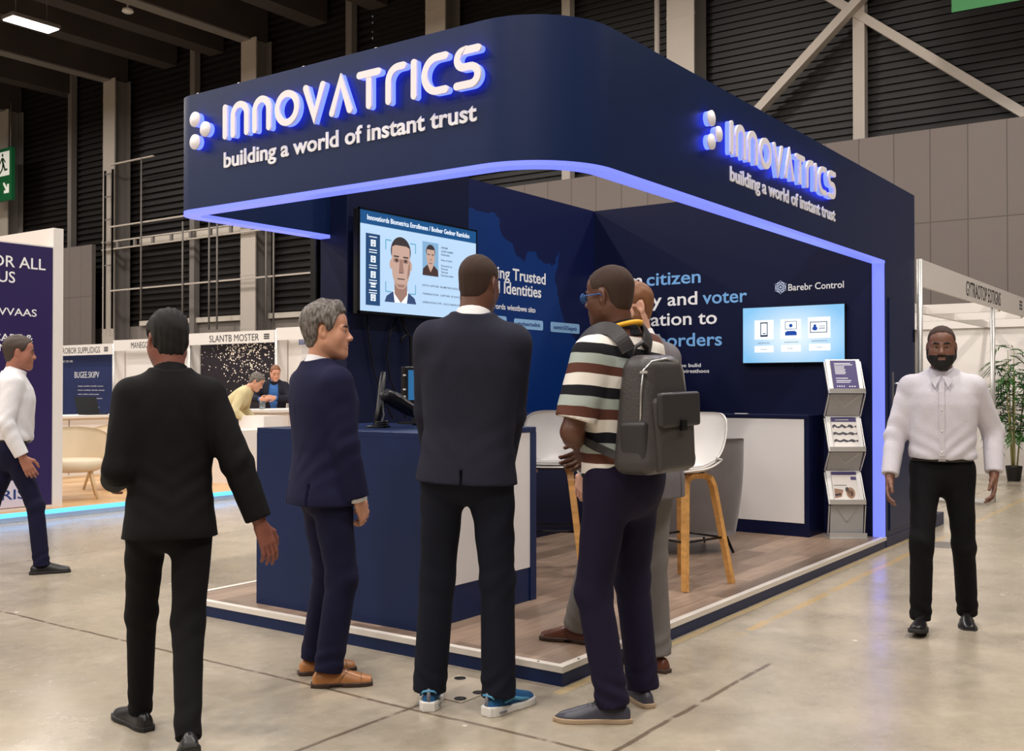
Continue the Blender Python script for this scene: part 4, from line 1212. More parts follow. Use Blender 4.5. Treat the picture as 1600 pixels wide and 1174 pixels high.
M['beech_pale'] = mat('pale_wood', srgb(222, 196, 156), .5, vary=.06, scale=12)
make_tub_chair((2.78, 8.45, .1), math.radians(150), 'cream tub chair nearest the white-edged purple panel')
make_tub_chair((3.75, 9.15, .1), math.radians(120), 'cream tub chair standing behind the other cream chair')
# white counters of that booth
wc = thing('white_counter', 'long low white counter with a tap behind the cream chairs', 'counter', (4.5, 11.6, .1))
box('body', M['shell_white'], 2.4, 5.8, 11.2, 11.8, .1, .92, wc)
box('worktop', M['shell_white'], 2.36, 5.84, 11.16, 11.84, .92, .96, wc, .004)
MB().bb(3.5, 3.512, 11.195, 11.2, .12, .9).bb(4.4, 4.412, 11.195, 11.2, .12, .9).build('door_gap', M['column_dark'], wc)
MB().tube([(3.5, 11.5, .96), (3.5, 11.5, 1.16), (3.47, 11.5, 1.22), (3.40, 11.5, 1.235), (3.1, 11.5, 1.235)], .022, 10).build('tap', M['steel'], wc)
lt = thing('laptop', 'dark laptop open on the low white counter', 'laptop', (4.9, 11.4, .96))
MB().bb(4.75, 5.1, 11.3, 11.52, .96, .975).build('base', M['black_plastic'], lt)
MB().beam((4.925, 11.53, .972), (4.925, 11.62, 1.22), .35, .012, (0, 1, 0)).build('lid', M['black_plastic'], lt)
dc = thing('display_counter', 'white and beech display counter where the two men stand, far left of the stand', 'counter', (7.0, 9.4, .1))
box('body', M['shell_white'], 6.12, 7.9, 8.95, 9.6, .1, 1.0, dc)
box('worktop', M['shell_white'], 6.08, 7.95, 8.9, 9.65, 1.0, 1.045, dc, .004)
box('front_panel', M['beech_panel'] if 'beech_panel' in M else M['plank_beech'], 6.55, 7.85, 8.93, 8.95, .6, .985, dc)
MB().bb(6.5, 6.55, 8.92, 8.95, .1, 1.0).build('edge_strip', M['shell_white'], dc)
wb = thing('white_box', 'white plinth box in front of the bending man', 'plinth', (5.25, 8.5, .1))
box('body', M['shell_white'], 4.95, 5.75, 8.25, 8.72, .1, .80, wb)
box('upper_block', M['shell_white'], 5.42, 5.75, 8.25, 8.72, .80, .98, wb)
# glasses and bottle on that counter
M['glass'] = mat('clear_glass', srgb(205, 214, 220), .05, vary=0)
M['glass'].node_tree.nodes['Principled BSDF'].inputs['Transmission Weight'].default_value = .85
for k, (x, y, lab) in enumerate(((6.2, 9.2, 'drinking glass on the far counter under the bending man'), (6.32, 9.3, 'drinking glass next to the edge of the wooden panel on the far counter'), (6.75, 9.1, 'short glass in front of the seated man on the far counter'))):
    gl = tag(MB().lathe([(.001, .004), (.028, .004), (.034, .12), (.031, .12), (.026, .012), (.001, .012)], (x, y, 1.045), 14).build('drinking_glass', M['glass']), lab, 'glass', 'glasses on the far counter')
bo = thing('bottle', 'dark blue bottle with reddish cap on the far counter before the seated man', 'bottle', (6.95, 9.15, 1.045))
MB().lathe([(.04, 0), (.042, .02), (.042, .10), (.015, .14), (.014, .18)], (6.95, 9.15, 1.045), 16).build('body', mat('blue_bottle', srgb(36, 58, 110), .2), bo)
MB().lathe([(.017, .18), (.017, .205)], (6.95, 9.15, 1.045), 12).build('cap', mat('red_cap', srgb(150, 70, 60), .4), bo)

# ---------------------------------------------------------------- shell scheme booths along the far side
def shell_booth(y0, y1, name_text, label, back, deco=None, zt=2.56):
    t = thing('shell_booth', label, 'booth', (12, (y0 + y1) / 2, 0), 0, 'white shell scheme booths along the far wall')
    box('fascia_board', M['shell_white'], 11.97, 12.0, y0 + .02, y1 - .02, zt - .28, zt, t)
    for y in (y0, y1):
        MB().cyl((12.0, y, 0), (12.0, y, zt), .022, 10).build('post', M['alu'], t)
    box('back_wall', back, 12.34, 12.37, y0, y1, 0, 2.5, t)
    box('side_wall', M['shell_white'], 12.02, 12.34, y0 - .015, y0 + .015, 0, 2.5, t)
    if name_text:
        lettering('name_text', name_text, M['black_print'], (11.968, (y0 + y1) / 2 + .75, zt - .225), (0, -1, 0), UZ, .16, 1.75, t, .002, -.004)
        mb = MB()
        for k in range(3):
            mb.bb(11.967, 11.97, y0 + .18, y0 + .36, zt - .20 + k * .045, zt - .17 + k * .045)
        mb.build('stand_number', M['black_print'], t)
    return t
nav_ban = mat('navy_banner', srgb(34, 46, 92), .5, vary=.12, scale=1.2)
b1 = shell_booth(21.62, 24.7, 'ROBOR SUPPLIDIGS', 'white shell booth with a dark blue poster wall, leftmost behind the chairs', M['shell_white'], zt=2.5)
box('poster', nav_ban, 12.3, 12.34, 21.75, 24.6, .4, 2.45, b1)
lettering('poster_text', 'BUGEE.SKIPV', M['print_white'], (12.295, 23.85, 1.62), (0, -1, 0), UZ, .17, 1.15, b1, .002, -.01)
for k, w in enumerate((1.2, 1.25, 1.0, 1.15, .9)):
    lettering('poster_text', 'wsan mobiw tarsle seniw', M['print_white'], (12.295, 23.7, 1.38 - k * .11), (0, -1, 0), UZ, .035, w, b1, .002, -.004)
lettering('poster_text', 'AS OR URI', M['print_white'], (12.295, 24.45, 2.05), (0, -1, 0), UZ, .06, .5, b1, .002, 0)
mb = MB()
for pts_ in ([(0, .0), (.25, .1), (.3, .25)], [(.25, .1), (.5, .05)], [(.35, .02), (.6, .02)]):
    mb.tube([(12.29, 23.3 - u, .8 + v) for u, v in pts_], .012, 6)
mb.build('poster_drawing', M['print_white'], b1)
shell_booth(18.52, 21.58, 'MANEGONONI KINGD', 'white shell booth with plain pale walls, behind the dark walking figure', M['shell_white'], zt=2.58)
star = mat('dark_starfield_print', srgb(28, 20, 32), .5, vary=.1)
b3 = shell_booth(15.42, 18.48, 'SLANTB MOSTER', 'white shell booth with a dark wall of glittering dots, above the bending man', M['shell_white'], zt=2.66)
box('poster', star, 12.3, 12.34, 15.5, 18.45, .3, 2.45, b3)
mb = MB(); r_ = random.Random(5)
for k in range(420):
    yy = min(18.4, max(15.55, r_.gauss(16.75, .62))); zz = 2.42 - abs(r_.gauss(0, .55))
    if zz < .9: continue
    q = r_.uniform(.006, .02)
    mb.prism(hexa(q), (12.298, yy, zz), (0, -1, 0), UZ, .002)
mb.build('glitter_print', mat('glitter_dot_print', srgb(244, 226, 206), .4, emit=(1, .9, .8), strength=.25), b3)['kind'] = 'stuff'
b4 = shell_booth(12.3, 15.38, None, 'white shell booth with pale poster boards, just left of the navy-suited man', M['shell_white'], zt=2.7)
box('poster', mat('pale_poster', srgb(214, 210, 210), .5), 12.3, 12.34, 13.2, 14.9, .5, 2.3, b4)
for z_, w_ in ((1.95, .8), (1.62, .9), (1.3, .9), (1.15, .7)):
    MB().bb(12.295, 13.36, 14.8 - w_, 14.8, z_, z_ + (.16 if z_ == 1.62 else .06)).build('poster_block', M['black_print'], b4)
mb = MB()
for k in range(9):
    mb.bb(11.966, 11.97, 14.2 + k * .05, 14.2 + k * .05 + .03, 2.3, 2.42)
mb.build('name_text', M['pill_text'], b4)

# ---------------------------------------------------------------- white booth on the right
rb = thing('shell_booth', 'white open shell booth with a name board right of the stand, plant inside', 'booth', (9, 1.5, 0), 0)
box('fascia_board', M['shell_white'], 6.19, 13.0, -.015, .015, 2.32, 2.575, rb)
for x, y in ((6.2, 0.0), (9.5, .0), (13.0, 0.0)):
    MB().cyl((x, y, 0), (x, y, 2.575 if x < 7 else 2.32), .028, 12).build('post', M['alu'], rb)
lettering('name_text', 'GYTRAOTOP EOTIGNS', M['black_print'], (8.05, -.016, 2.365), (1, 0, 0), UZ, .165, 1.85, rb, .002, -.004)
mb = MB()
for k in range(3):
    for j in range(3): mb.bb(11.15 + j * .07, 11.19 + j * .07, -.018, -.015, 2.4 + k * .045, 2.43 + k * .045)
mb.build('stand_number', M['black_print'], rb)
box('back_wall', M['shell_white'], 13.6, 13.65, .02, 1.9, .0, 2.3, rb)
box('side_wall', M['hall_wall'], 13.6, 13.65, 1.9, 2.85, .0, 2.3, rb)
box('rear_wall', M['shell_white'], 6.2, 13.6, 2.9, 2.95, 0, 2.3, rb)
MB().bb(6.2, 13.6, .85, .9, 2.3, 2.4).bb(9.9, 9.96, .0, 2.9, 2.3, 2.42).bb(11.4, 11.46, .0, 2.9, 2.3, 2.42).bb(13.55, 13.6, 0, 2.9, 2.3, 2.5).build('ceiling_rail', M['shell_white'], rb)
MB().bb(9.0, 9.5, -.02, .9, 0, .03).build('floor_rail', M['alu'], rb)
tag(MB().bb(6.035, 7.0, -.02, .3, 0, .12).build('kerb', M['navy']), 'low dark kerb on the floor behind the right end of the stand', 'kerb')

# potted palm
pp = thing('potted_palm', 'tall green bamboo palm in a black pot at the right edge', 'plant', (12.62, .32, 0))
MB().lathe([(.085, 0), (.09, .01), (.115, .2), (.118, .22), (.105, .22), (.1, .17), (.02, .17)], n=24).build('pot', M['black_plastic'], pp, True)
MB().lathe([(.02, .165), (.1, .165), (.1, .18), (.02, .185)], n=20).build('soil', mat('dark_soil', srgb(50, 38, 30), .95, vary=.3, scale=40), pp, True)
rr = random.Random(11)
leaf_m = mat('palm_leaf_green', srgb(48, 92, 36), .5, vary=.35, scale=9)
fol = MB()
stem_m = mat('bamboo_stem', srgb(150, 148, 92), .5, vary=.2, scale=20)
for k in range(7):
    a = rr.uniform(0, 2 * PI); r0 = rr.uniform(.01, .06); hh = rr.uniform(1.3, 1.95); le = rr.uniform(.04, .22)
    p0 = Vector((r0 * math.cos(a), r0 * math.sin(a), .16)); p1 = Vector(((r0 + le) * math.cos(a), (r0 + le) * math.sin(a), hh))
    pts_ = [p0.lerp(p1, t) + Vector((0, 0, 0)) for t in np.linspace(0, 1, 6)]
    MB().tube(pts_, [.013, .012, .011, .009, .007, .004], 7).build('stem', stem_m, pp, True)
    for j in range(17):
        t = .30 + .70 * j / 16
        c_ = p0.lerp(p1, t)
        fa = a + rr.uniform(-2.6, 2.6); fl_ = rr.uniform(.26, .46) * (1.1 - .3 * t)
        rise = rr.uniform(.15, .75)
        mid_ = []
        for q in np.linspace(0, 1, 7):
            mid_.append(c_ + Vector((math.cos(fa) * fl_ * q, math.sin(fa) * fl_ * q, fl_ * (rise * q - .75 * q * q))))
        for i in range(1, 7):
            d = (mid_[i] - mid_[i - 1]).normalized(); sd = d.cross(Vector((0, 0, 1))).normalized()
            for sg in (-1, 1):
                tip = mid_[i] + (d * .75 + sd * sg * .8 + Vector((0, 0, -.25))).normalized() * rr.uniform(.13, .22)
                b1_ = mid_[i - 1].lerp(mid_[i], .3); 
                m1 = b1_.lerp(tip, .45) + d * .021; m2 = b1_.lerp(tip, .45) - d * .021
                fol.add([b1_, m1, tip, m2], [(0, 1, 2, 3)])
fol.build('foliage', leaf_m, pp, True)['kind'] = 'stuff'
# floor plate and box lids on the floor
fp = thing('floor_plate', 'round dark metal cover set in the floor by the right walking man', 'cover', (5.53, -.36, 0))
MB().lathe([(.17, 0), (.17, .004), (.15, .006), (.01, .006)], n=28).build('plate', M['column_dark'], fp, True)
sv = thing('floor_hatch', 'small worn metal floor hatch between the tan shoes and the blue sneakers', 'hatch', (-.3, .36, 0))
MB().bb(-.16, .17, -.14, .14, 0, .004).build('lid', mat('worn_hatch_metal', srgb(176, 164, 146), .5, vary=.2, scale=14), sv, True)
mb = MB()
for x, y in ((-.12, -.1), (-.12, .1), (.13, .1), (.13, -.1), (.0, -.11)):
    mb.lathe([(.028, .004), (.028, .0055), (.01, .006)], (x, y, 0), 12)
mb.build('bolt', M['black_metal'], sv, True)
# ------------------------------------------------------------------ people: smooth implicit bodies turned into meshes
def vnoise(X, Y, Z, seed, f):
    r = np.random.RandomState(seed); out = 0
    for k in range(5):
        d = r.normal(size=3); d /= np.linalg.norm(d); d = d * f * r.uniform(.6, 1.5)
        out = out + np.sin(X * d[0] + Y * d[1] + Z * d[2] + r.uniform(0, 6.28))
    return out / 5

class Field:
    def __init__(s, lo, hi, h):
        s.lo = np.array(lo, float); s.h = h
        s.n = np.ceil((np.array(hi, float) - s.lo) / h).astype(int) + 1
        s.v = np.full(tuple(s.n), .2, np.float32)
        s.ax = [s.lo[i] + h * np.arange(s.n[i]) for i in range(3)]
    def sl(s, lo, hi, m):
        a = np.clip(np.floor((np.array(lo) - m - s.lo) / s.h).astype(int), 0, s.n)
        b = np.clip(np.ceil((np.array(hi) + m - s.lo) / s.h).astype(int) + 1, 0, s.n)
        return tuple(slice(a[i], b[i]) for i in range(3))
    def grid(s, S):
        return (s.ax[0][S[0]][:, None, None], s.ax[1][S[1]][None, :, None], s.ax[2][S[2]][None, None, :])
    def op(s, fn, lo, hi, k=.02, mode='add', m=None):
        S = s.sl(lo, hi, (k + .03) if m is None else m)
        if any(q.start >= q.stop for q in S): return s
        d = fn(*s.grid(S)).astype(np.float32)
        v = s.v[S]
        if mode == 'add':
            hh = np.maximum(k - np.abs(v - d), 0) / k
            s.v[S] = np.minimum(v, d) - hh * hh * k * .25
        elif mode == 'sub':
            d = -d
            hh = np.maximum(k - np.abs(v - d), 0) / k
            s.v[S] = np.maximum(v, d) + hh * hh * k * .25
        elif mode == 'cut':     # keep where d < 0
            s.v[S] = np.maximum(v, d)
        return s
    def cone(s, a, b, ra, rb, k=.02, mode='add', flat=None):
        a = np.array(a, float); b = np.array(b, float)
        R = max(ra, rb) * (1.0 if flat is None else max(1, flat[1]))
        return s.op(lambda X, Y, Z: cone_d(X, Y, Z, a, b, ra, rb, flat), np.minimum(a, b) - R, np.maximum(a, b) + R, k, mode)
    def ell(s, c, r, k=.02, mode='add', R=None):
        c = np.array(c, float); r = np.array(r, float)
        q = max(r) if R is not None else None
        lo, hi = (c - r, c + r) if R is None else (c - q, c + q)
        return s.op(lambda X, Y, Z: ell_d(X, Y, Z, c, r, R), lo, hi, k, mode)
    def mesh(s, name, mat_, parent, min_tris=0):
        v = s.v
        c = [v[i:v.shape[0] - 1 + i, j:v.shape[1] - 1 + j, k:v.shape[2] - 1 + k] < 0 for i in (0, 1) for j in (0, 1) for k in (0, 1)]
        cnt = sum(q.astype(np.int8) for q in c)
        I, J, K = np.nonzero((cnt > 0) & (cnt < 8))
        m = len(I)
        if m == 0: return None
        idx = np.full(cnt.shape, -1, np.int32); idx[I, J, K] = np.arange(m)
        P = np.zeros((m, 3)); W = np.zeros(m)
        cv = {}
        for i in (0, 1):
            for j in (0, 1):
                for k in (0, 1): cv[i, j, k] = v[I + i, J + j, K + k].astype(float)
        for ax in range(3):
            for a in (0, 1):
                for b in (0, 1):
                    p0 = [0, 0, 0]; o = [q for q in range(3) if q != ax]
                    p0[o[0]] = a; p0[o[1]] = b; p1 = list(p0); p1[ax] = 1
                    v0, v1 = cv[tuple(p0)], cv[tuple(p1)]
                    cr = (v0 < 0) != (v1 < 0)
                    t = np.where(cr, v0 / np.where(v0 == v1, 1, v0 - v1), 0)
                    q = np.tile(np.array(p0, float), (m, 1)); q[:, ax] = t
                    P[cr] += q[cr]; W[cr] += 1
        P = P / W[:, None] + np.stack([I, J, K], 1)
        P = s.lo + P * s.h
        quads = []
        for ax in range(3):
            o = [(ax + 1) % 3, (ax + 2) % 3]
            sl0 = [slice(None)] * 3; sl1 = [slice(None)] * 3
            sl0[ax] = slice(0, -1); sl1[ax] = slice(1, None)
            A = v[tuple(sl0)] < 0; B = v[tuple(sl1)] < 0
            E = np.stack(np.nonzero(A != B), 1)
            E = E[(E[:, o[0]] > 0) & (E[:, o[1]] > 0) & (E[:, o[0]] < v.shape[o[0]] - 1) & (E[:, o[1]] < v.shape[o[1]] - 1)]
            ins = A[E[:, 0], E[:, 1], E[:, 2]]
            def cell(da, db):
                q = E.copy(); q[:, o[0]] += da; q[:, o[1]] += db
                return idx[q[:, 0], q[:, 1], q[:, 2]]
            Q = np.stack([cell(-1, -1), cell(0, -1), cell(0, 0), cell(-1, 0)], 1)
            Q[~ins] = Q[~ins][:, ::-1]
            quads.append(Q)
        Q = np.concatenate(quads)
        Q = Q[(Q >= 0).all(1)]
        me = mesh_from_arrays(name, P, Q.ravel(), np.full(len(Q), 4), True)
        return link_mesh(name, me, mat_, parent)

def cone_d(X, Y, Z, a, b, ra, rb, flat=None):
    ab = b - a; L2 = max(ab.dot(ab), 1e-9)
    t = np.clip(((X - a[0]) * ab[0] + (Y - a[1]) * ab[1] + (Z - a[2]) * ab[2]) / L2, 0, 1)
    dx, dy, dz = X - a[0] - t * ab[0], Y - a[1] - t * ab[1], Z - a[2] - t * ab[2]
    q = dx * dx + dy * dy + dz * dz
    if flat is not None:
        n, sc = np.array(flat[0], float), flat[1]
        n = n / np.linalg.norm(n)
        c = dx * n[0] + dy * n[1] + dz * n[2]
        q = q + c * c * (1 / sc ** 2 - 1)
    return np.sqrt(q) - (ra + (rb - ra) * t)

def ell_d(X, Y, Z, c, r, R=None):
    x, y, z = X - c[0], Y - c[1], Z - c[2]
    if R is not None:
        x, y, z = (R[0][0] * x + R[1][0] * y + R[2][0] * z, R[0][1] * x + R[1][1] * y + R[2][1] * z, R[0][2] * x + R[1][2] * y + R[2][2] * z)
    k0 = np.sqrt((x / r[0]) ** 2 + (y / r[1]) ** 2 + (z / r[2]) ** 2) + 1e-9
    k1 = np.sqrt((x / r[0] ** 2) ** 2 + (y / r[1] ** 2) ** 2 + (z / r[2] ** 2) ** 2) + 1e-9
    return k0 * (k0 - 1) / k1

def poly_d(U, V, poly):
    """signed distance to a polygon in a plane (negative inside)"""
    d = None; s = None
    n = len(poly)
    for i in range(n):
        ax, ay = poly[i]; bx, by = poly[i - 1]
        ex, ey = bx - ax, by - ay
        wx, wy = U - ax, V - ay
        t = np.clip((wx * ex + wy * ey) / (ex * ex + ey * ey), 0, 1)
        q = (wx - ex * t) ** 2 + (wy - ey * t) ** 2
        c1 = V >= ay; c2 = V < by; c3 = ex * wy > ey * wx
        fl = (c1 & c2 & c3) | (~c1 & ~c2 & ~c3)
        sg = np.where(fl, -1.0, 1.0)
        d = q if d is None else np.minimum(d, q)
        s = sg if s is None else s * sg
    return s * np.sqrt(d)

def rotz(a): return np.array([[math.cos(a), -math.sin(a), 0], [math.sin(a), math.cos(a), 0], [0, 0, 1]])
def rotx(a): return np.array([[1, 0, 0], [0, math.cos(a), -math.sin(a)], [0, math.sin(a), math.cos(a)]])
def roty(a): return np.array([[math.cos(a), 0, math.sin(a)], [0, 1, 0], [-math.sin(a), 0, math.cos(a)]])
def nrm(v): v = np.array(v, float); return v / (np.linalg.norm(v) + 1e-12)

def loft_d(X, Y, Z, O, R, rows, s, ex=2.0):
    """stack of superellipse sections along the frame's z; rows: (z, half width, half depth, y shift)"""
    x, y, z = X - O[0], Y - O[1], Z - O[2]
    u = R[0, 0] * x + R[1, 0] * y + R[2, 0] * z
    v = R[0, 1] * x + R[1, 1] * y + R[2, 1] * z
    w = R[0, 2] * x + R[1, 2] * y + R[2, 2] * z
    zz = np.array([r[0] for r in rows]) * s
    # smooth interpolation
    def it(k):
        val = np.array([r[k] for r in rows]) * s
        fz = np.linspace(zz[0], zz[-1], 90)
        g = np.interp(fz, zz, val)
        ker = np.hanning(11); ker /= ker.sum()
        g = np.convolve(np.pad(g, 5, 'edge'), ker, 'valid')
        return np.interp(w, fz, g)
    a, b, cy = it(1), it(2), it(3)
    v = v - cy
    q = (np.abs(u / a) ** ex + np.abs(v / b) ** ex) ** (1 / ex)
    d = (q - 1) * np.minimum(a, b)
    return np.maximum(d, np.maximum(zz[0] - w, w - zz[-1]))

def ik(a, b, l1, l2, pole):
    a = np.array(a, float); b = np.array(b, float)
    d = b - a; L = np.linalg.norm(d)
    if L > (l1 + l2) * .998:
        b = a + d / L * (l1 + l2) * .998; d = b - a; L = np.linalg.norm(d)
    dn = d / L
    p = np.array(pole, float); p = p - dn * p.dot(dn); p = nrm(p)
    x = (l1 * l1 - l2 * l2 + L * L) / (2 * L)
    h = math.sqrt(max(l1 * l1 - x * x, 0))
    return a + dn * x + p * h, b

SK = {}
def skin(name, c, c2=None):
    if name in SK: return SK[name]
    m = mat('skin_' + name, srgb(*c), .48, vary=.07, scale=14, bump=.08, bscale=140)
    b = m.node_tree.nodes['Principled BSDF']
    b.inputs['Subsurface Weight'].default_value = .08
    b.inputs['Subsurface Radius'].default_value = (.02, .008, .004)
    SK[name] = m
    return m

def cloth(name, c, rough=.85, vary=.08, bump=.25, bscale=260, sheen=.0):
    return mat('cloth_' + name, srgb(*c), rough, vary=vary, scale=9, bump=bump, bscale=bscale, sheen=sheen, spec=.18)

def add_hand(F, wr, d, n, t, s, curl=.5, spread=.1, thumb=.5):
    """palm and five fingers: d towards the fingers, n palm normal (fingers curl to it), t towards the thumb"""
    d = nrm(d); n = nrm(np.array(n, float) - d * np.dot(n, d)); t = nrm(np.array(t, float) - d * np.dot(t, d) - n * np.dot(t, n))
    w = np.array(wr, float)
    F.cone(w - d * .03 * s, w + d * .02 * s, .025 * s, .026 * s, .015, flat=(n, .8))
    for o in (.026, .009, -.009, -.026):
        F.cone(w + d * .015 * s + t * o * .75 * s, w + d * .085 * s + t * o * s * 1.05, .0155 * s, .0125 * s, .012, flat=(n, .95))
    F.ell(w + d * .035 * s + t * .022 * s + n * .010 * s, (.02 * s, .02 * s, .02 * s), .015)
    for o, ls in ((.028, (.043, .026, .022)), (.0095, (.048, .030, .023)), (-.0095, (.045, .028, .022)), (-.028, (.035, .021, .020))):
        p = w + d * (.088 - abs(o) * .15) * s + t * o * s * 1.05
        a = curl * .55
        for i, L in enumerate(ls):
            di = d * math.cos(a) + n * math.sin(a) + t * (spread * o / .028 if i == 0 else spread * .5 * o / .028)
            q = p + nrm(di) * L * s
            F.cone(p, q, (.0098 - .0009 * i) * s, (.0092 - .0011 * i) * s, .004)
            p = q; a += curl * (1.0 - .15 * i) + (.08 if o < 0 else 0)
    p = w + d * .02 * s + t * .026 * s + n * .006 * s
    dirs = (d * .62 + t * (.75 - .35 * thumb) + n * .35 * thumb, d * .85 + t * (.42 - .4 * thumb) + n * .45 * thumb, d * .92 + t * (.2 - .4 * thumb) + n * .55 * thumb)
    for i, L in enumerate((.042, .033, .027)):
        q = p + nrm(dirs[i]) * L * s
        F.cone(p, q, (.0145 - .002 * i) * s, (.0125 - .0018 * i) * s, .006)
        p = q

def head_prims(F, C, R, s, female=False, jaw=1.0):
    """head with face: x right, y forward, z up in the head frame, eyes at half height"""
    g = lambda x, y, z: C + R @ (np.array([x, y, z]) * s)
    F.ell(g(0, -.014, .046), np.array((.077, .099, .086)) * s, .02, R=R)
    F.ell(g(0, .020, -.025), np.array((.0645, .073, .090)) * s, .04, R=R)
    F.ell(g(0, .045, .055), np.array((.058, .045, .045)) * s, .03, R=R)
    for q in (-1, 1):
        F.cone(g(q * .052 * jaw, .0, -.055), g(q * .018 * jaw, .068, -.098), .024 * s, .022 * s, .04)
        F.ell(g(q * .042, .058, -.026), np.array((.024, .022, .032)) * s, .035, R=R)
        F.cone(g(q * .046, .076, .022), g(q * .012, .090, .020), .009 * s, .010 * s, .014)
        F.ell(g(q * .032, .101, .004), np.array((.017, .013, .011)) * s, .012, 'sub', R=R)
        F.ell(g(q * .032, .078, .005), np.array((.0135, .0125, .0125)) * s, .003, R=R)
        F.cone(g(q * .045, .086, .013), g(q * .02, .092, .0135), .0035 * s, .0045 * s, .006)
        # ears
        Re = R @ rotz(q * .35) @ rotx(-.15)
        F.ell(g(q * .079, -.008, .002), np.array((.008, .019, .033)) * s, .008, R=Re)
        F.ell(g(q * .074, -.002, -.022), np.array((.008, .011, .014)) * s, .008, R=Re)
        F.ell(g(q * .088, -.003, .004), np.array((.007, .009, .018)) * s, .006, 'sub', R=Re)
        F.ell(g(q * .012, .103, -.031), np.array((.010, .011, .009)) * s, .008, R=R)
    F.cone(g(0, .088, .012), g(0, .114, -.026), .0085 * s, .012 * s, .014)
    F.ell(g(0, .084, -.062), np.array((.032, .018, .022)) * s, .02, R=R)
    F.cone(g(-.021, .090, -.056), g(.021, .090, -.056), .0055 * s, .0055 * s, .008)
    F.cone(g(0, .096, -.054), g(0, .097, -.056), .0075 * s, .0075 * s, .008)
    F.cone(g(-.017, .091, -.068), g(.017, .091, -.068), .007 * s, .007 * s, .008)
    F.cone(g(-.022, .101, -.0615), g(.022, .101, -.0615), .0028 * s, .0028 * s, .004, 'sub')
    F.ell(g(0, .080, -.104), np.array((.020, .018, .018)) * s, .022, R=R)

HAIR_SHORT = [(.112, .110), (.080, .098), (.060, .078), (.049, .045), (.038, .004), (.031, -.022), (.012, -.026), (.012, .02), (.004, .038), (-.02, .04), (-.034, .012), (-.036, -.035), (-.05, -.072), (-.2, -.078), (-.2, .25), (.16, .25)]
HAIR_CROP = [(.112, .098), (.078, .094), (.058, .075), (.048, .044), (.036, .01), (.026, -.012), (.012, -.012), (.010, .024), (.002, .040), (-.02, .042), (-.034, .012), (-.038, -.03), (-.05, -.062), (-.2, -.068), (-.2, .25), (.16, .25)]
BEARD = [(.040, .006), (.030, -.03), (.045, -.05), (.072, -.040), (.10, -.040), (.2, -.042), (.2, -.2), (-.02, -.2), (-.012, -.06), (.004, -.02), (.018, .006)]
def hair_mesh(root, C, R, s, m, poly, thick, quiff=0.0, rough_amp=.003, name='hair', seed=1, beard=False):
    F = Field(C - .2 * s, C + .2 * s, .004 if not beard else .0035)
    g = lambda x, y, z: C + R @ (np.array([x, y, z]) * s)
    if beard:
        T = Field(C - .2 * s, C + .2 * s, .0035)
        head_prims(T, C, R, s)
        F.v = T.v - thick
    else:
        F.ell(g(0, -.014, .046 + thick * .3), (np.array((.077, .099, .086)) + thick) * s, .02, R=R)
        F.ell(g(0, .045, .055), (np.array((.058, .045, .045)) + thick * .9) * s, .03, R=R)
        F.ell(g(0, -.03, -.02), (np.array((.064, .068, .075)) + thick * .5) * s, .03, R=R)
        if quiff > 0:
            F.cone(g(-.035, .046, .122), g(.045, .052, .120), .022 * quiff, .020 * quiff, .03)
            F.cone(g(0, -.02, .135), g(.01, .05, .13), .022 * quiff, .022 * quiff, .03)
    X, Y, Z = F.grid(tuple(slice(None) for _ in range(3)))
    x, y, z = X - C[0], Y - C[1], Z - C[2]
    u = (R[0, 1] * x + R[1, 1] * y + R[2, 1] * z) / s
    w = (R[0, 2] * x + R[1, 2] * y + R[2, 2] * z) / s
    sd = (R[0, 0] * x + R[1, 0] * y + R[2, 0] * z) / s
    pd = poly_d(u + 0 * sd, w + 0 * sd, poly) * s
    if beard:      # leave the mouth free
        pd = np.maximum(pd, -np.maximum(np.maximum(np.abs(sd) - .021 + 12 * (w + .061) ** 2, np.abs(w + .061) - .0095), .075 - u) * s)
    if rough_amp:
        st = np.sin(sd * 260 + np.sin(u * 40) * 2 + seed) * .6 + vnoise(sd, u * .35, w * .6, seed, 190)
        F.v = F.v + (st * rough_amp).astype(np.float32)
        pd = pd + st * rough_amp * .8
    k = .006
    hh = np.maximum(k - np.abs(F.v - pd), 0) / k
    F.v = (np.maximum(F.v, pd) + hh * hh * k * .25).astype(np.float32)
    return F.mesh(name, m, root)

SUIT_ROWS = [(-.15, .203, .150, .0), (-.06, .200, .148, -.006), (.05, .186, .136, .0), (.15, .178, .126, .004), (.27, .190, .132, .004), (.39, .206, .138, .0), (.46, .200, .126, -.008), (.515, .165, .104, -.02), (.56, .09, .080, -.026), (.585, .07, .07, -.026)]
SHIRT_ROWS = [(.078, .176, .130, .0), (.10, .180, .134, .004), (.15, .174, .128, .006), (.27, .183, .130, .004), (.39, .197, .132, .0), (.46, .190, .120, -.008), (.515, .155, .098, -.02), (.56, .085, .076, -.026), (.58, .066, .066, -.026)]
POLO_ROWS = [(-.14, .186, .140, .0), (-.04, .184, .138, .0), (.06, .176, .130, .004), (.15, .171, .124, .006), (.27, .183, .128, .004), (.39, .197, .132, .0), (.46, .190, .120, -.008), (.515, .155, .098, -.02), (.56, .085, .076, -.026), (.58, .066, .066, -.026)]

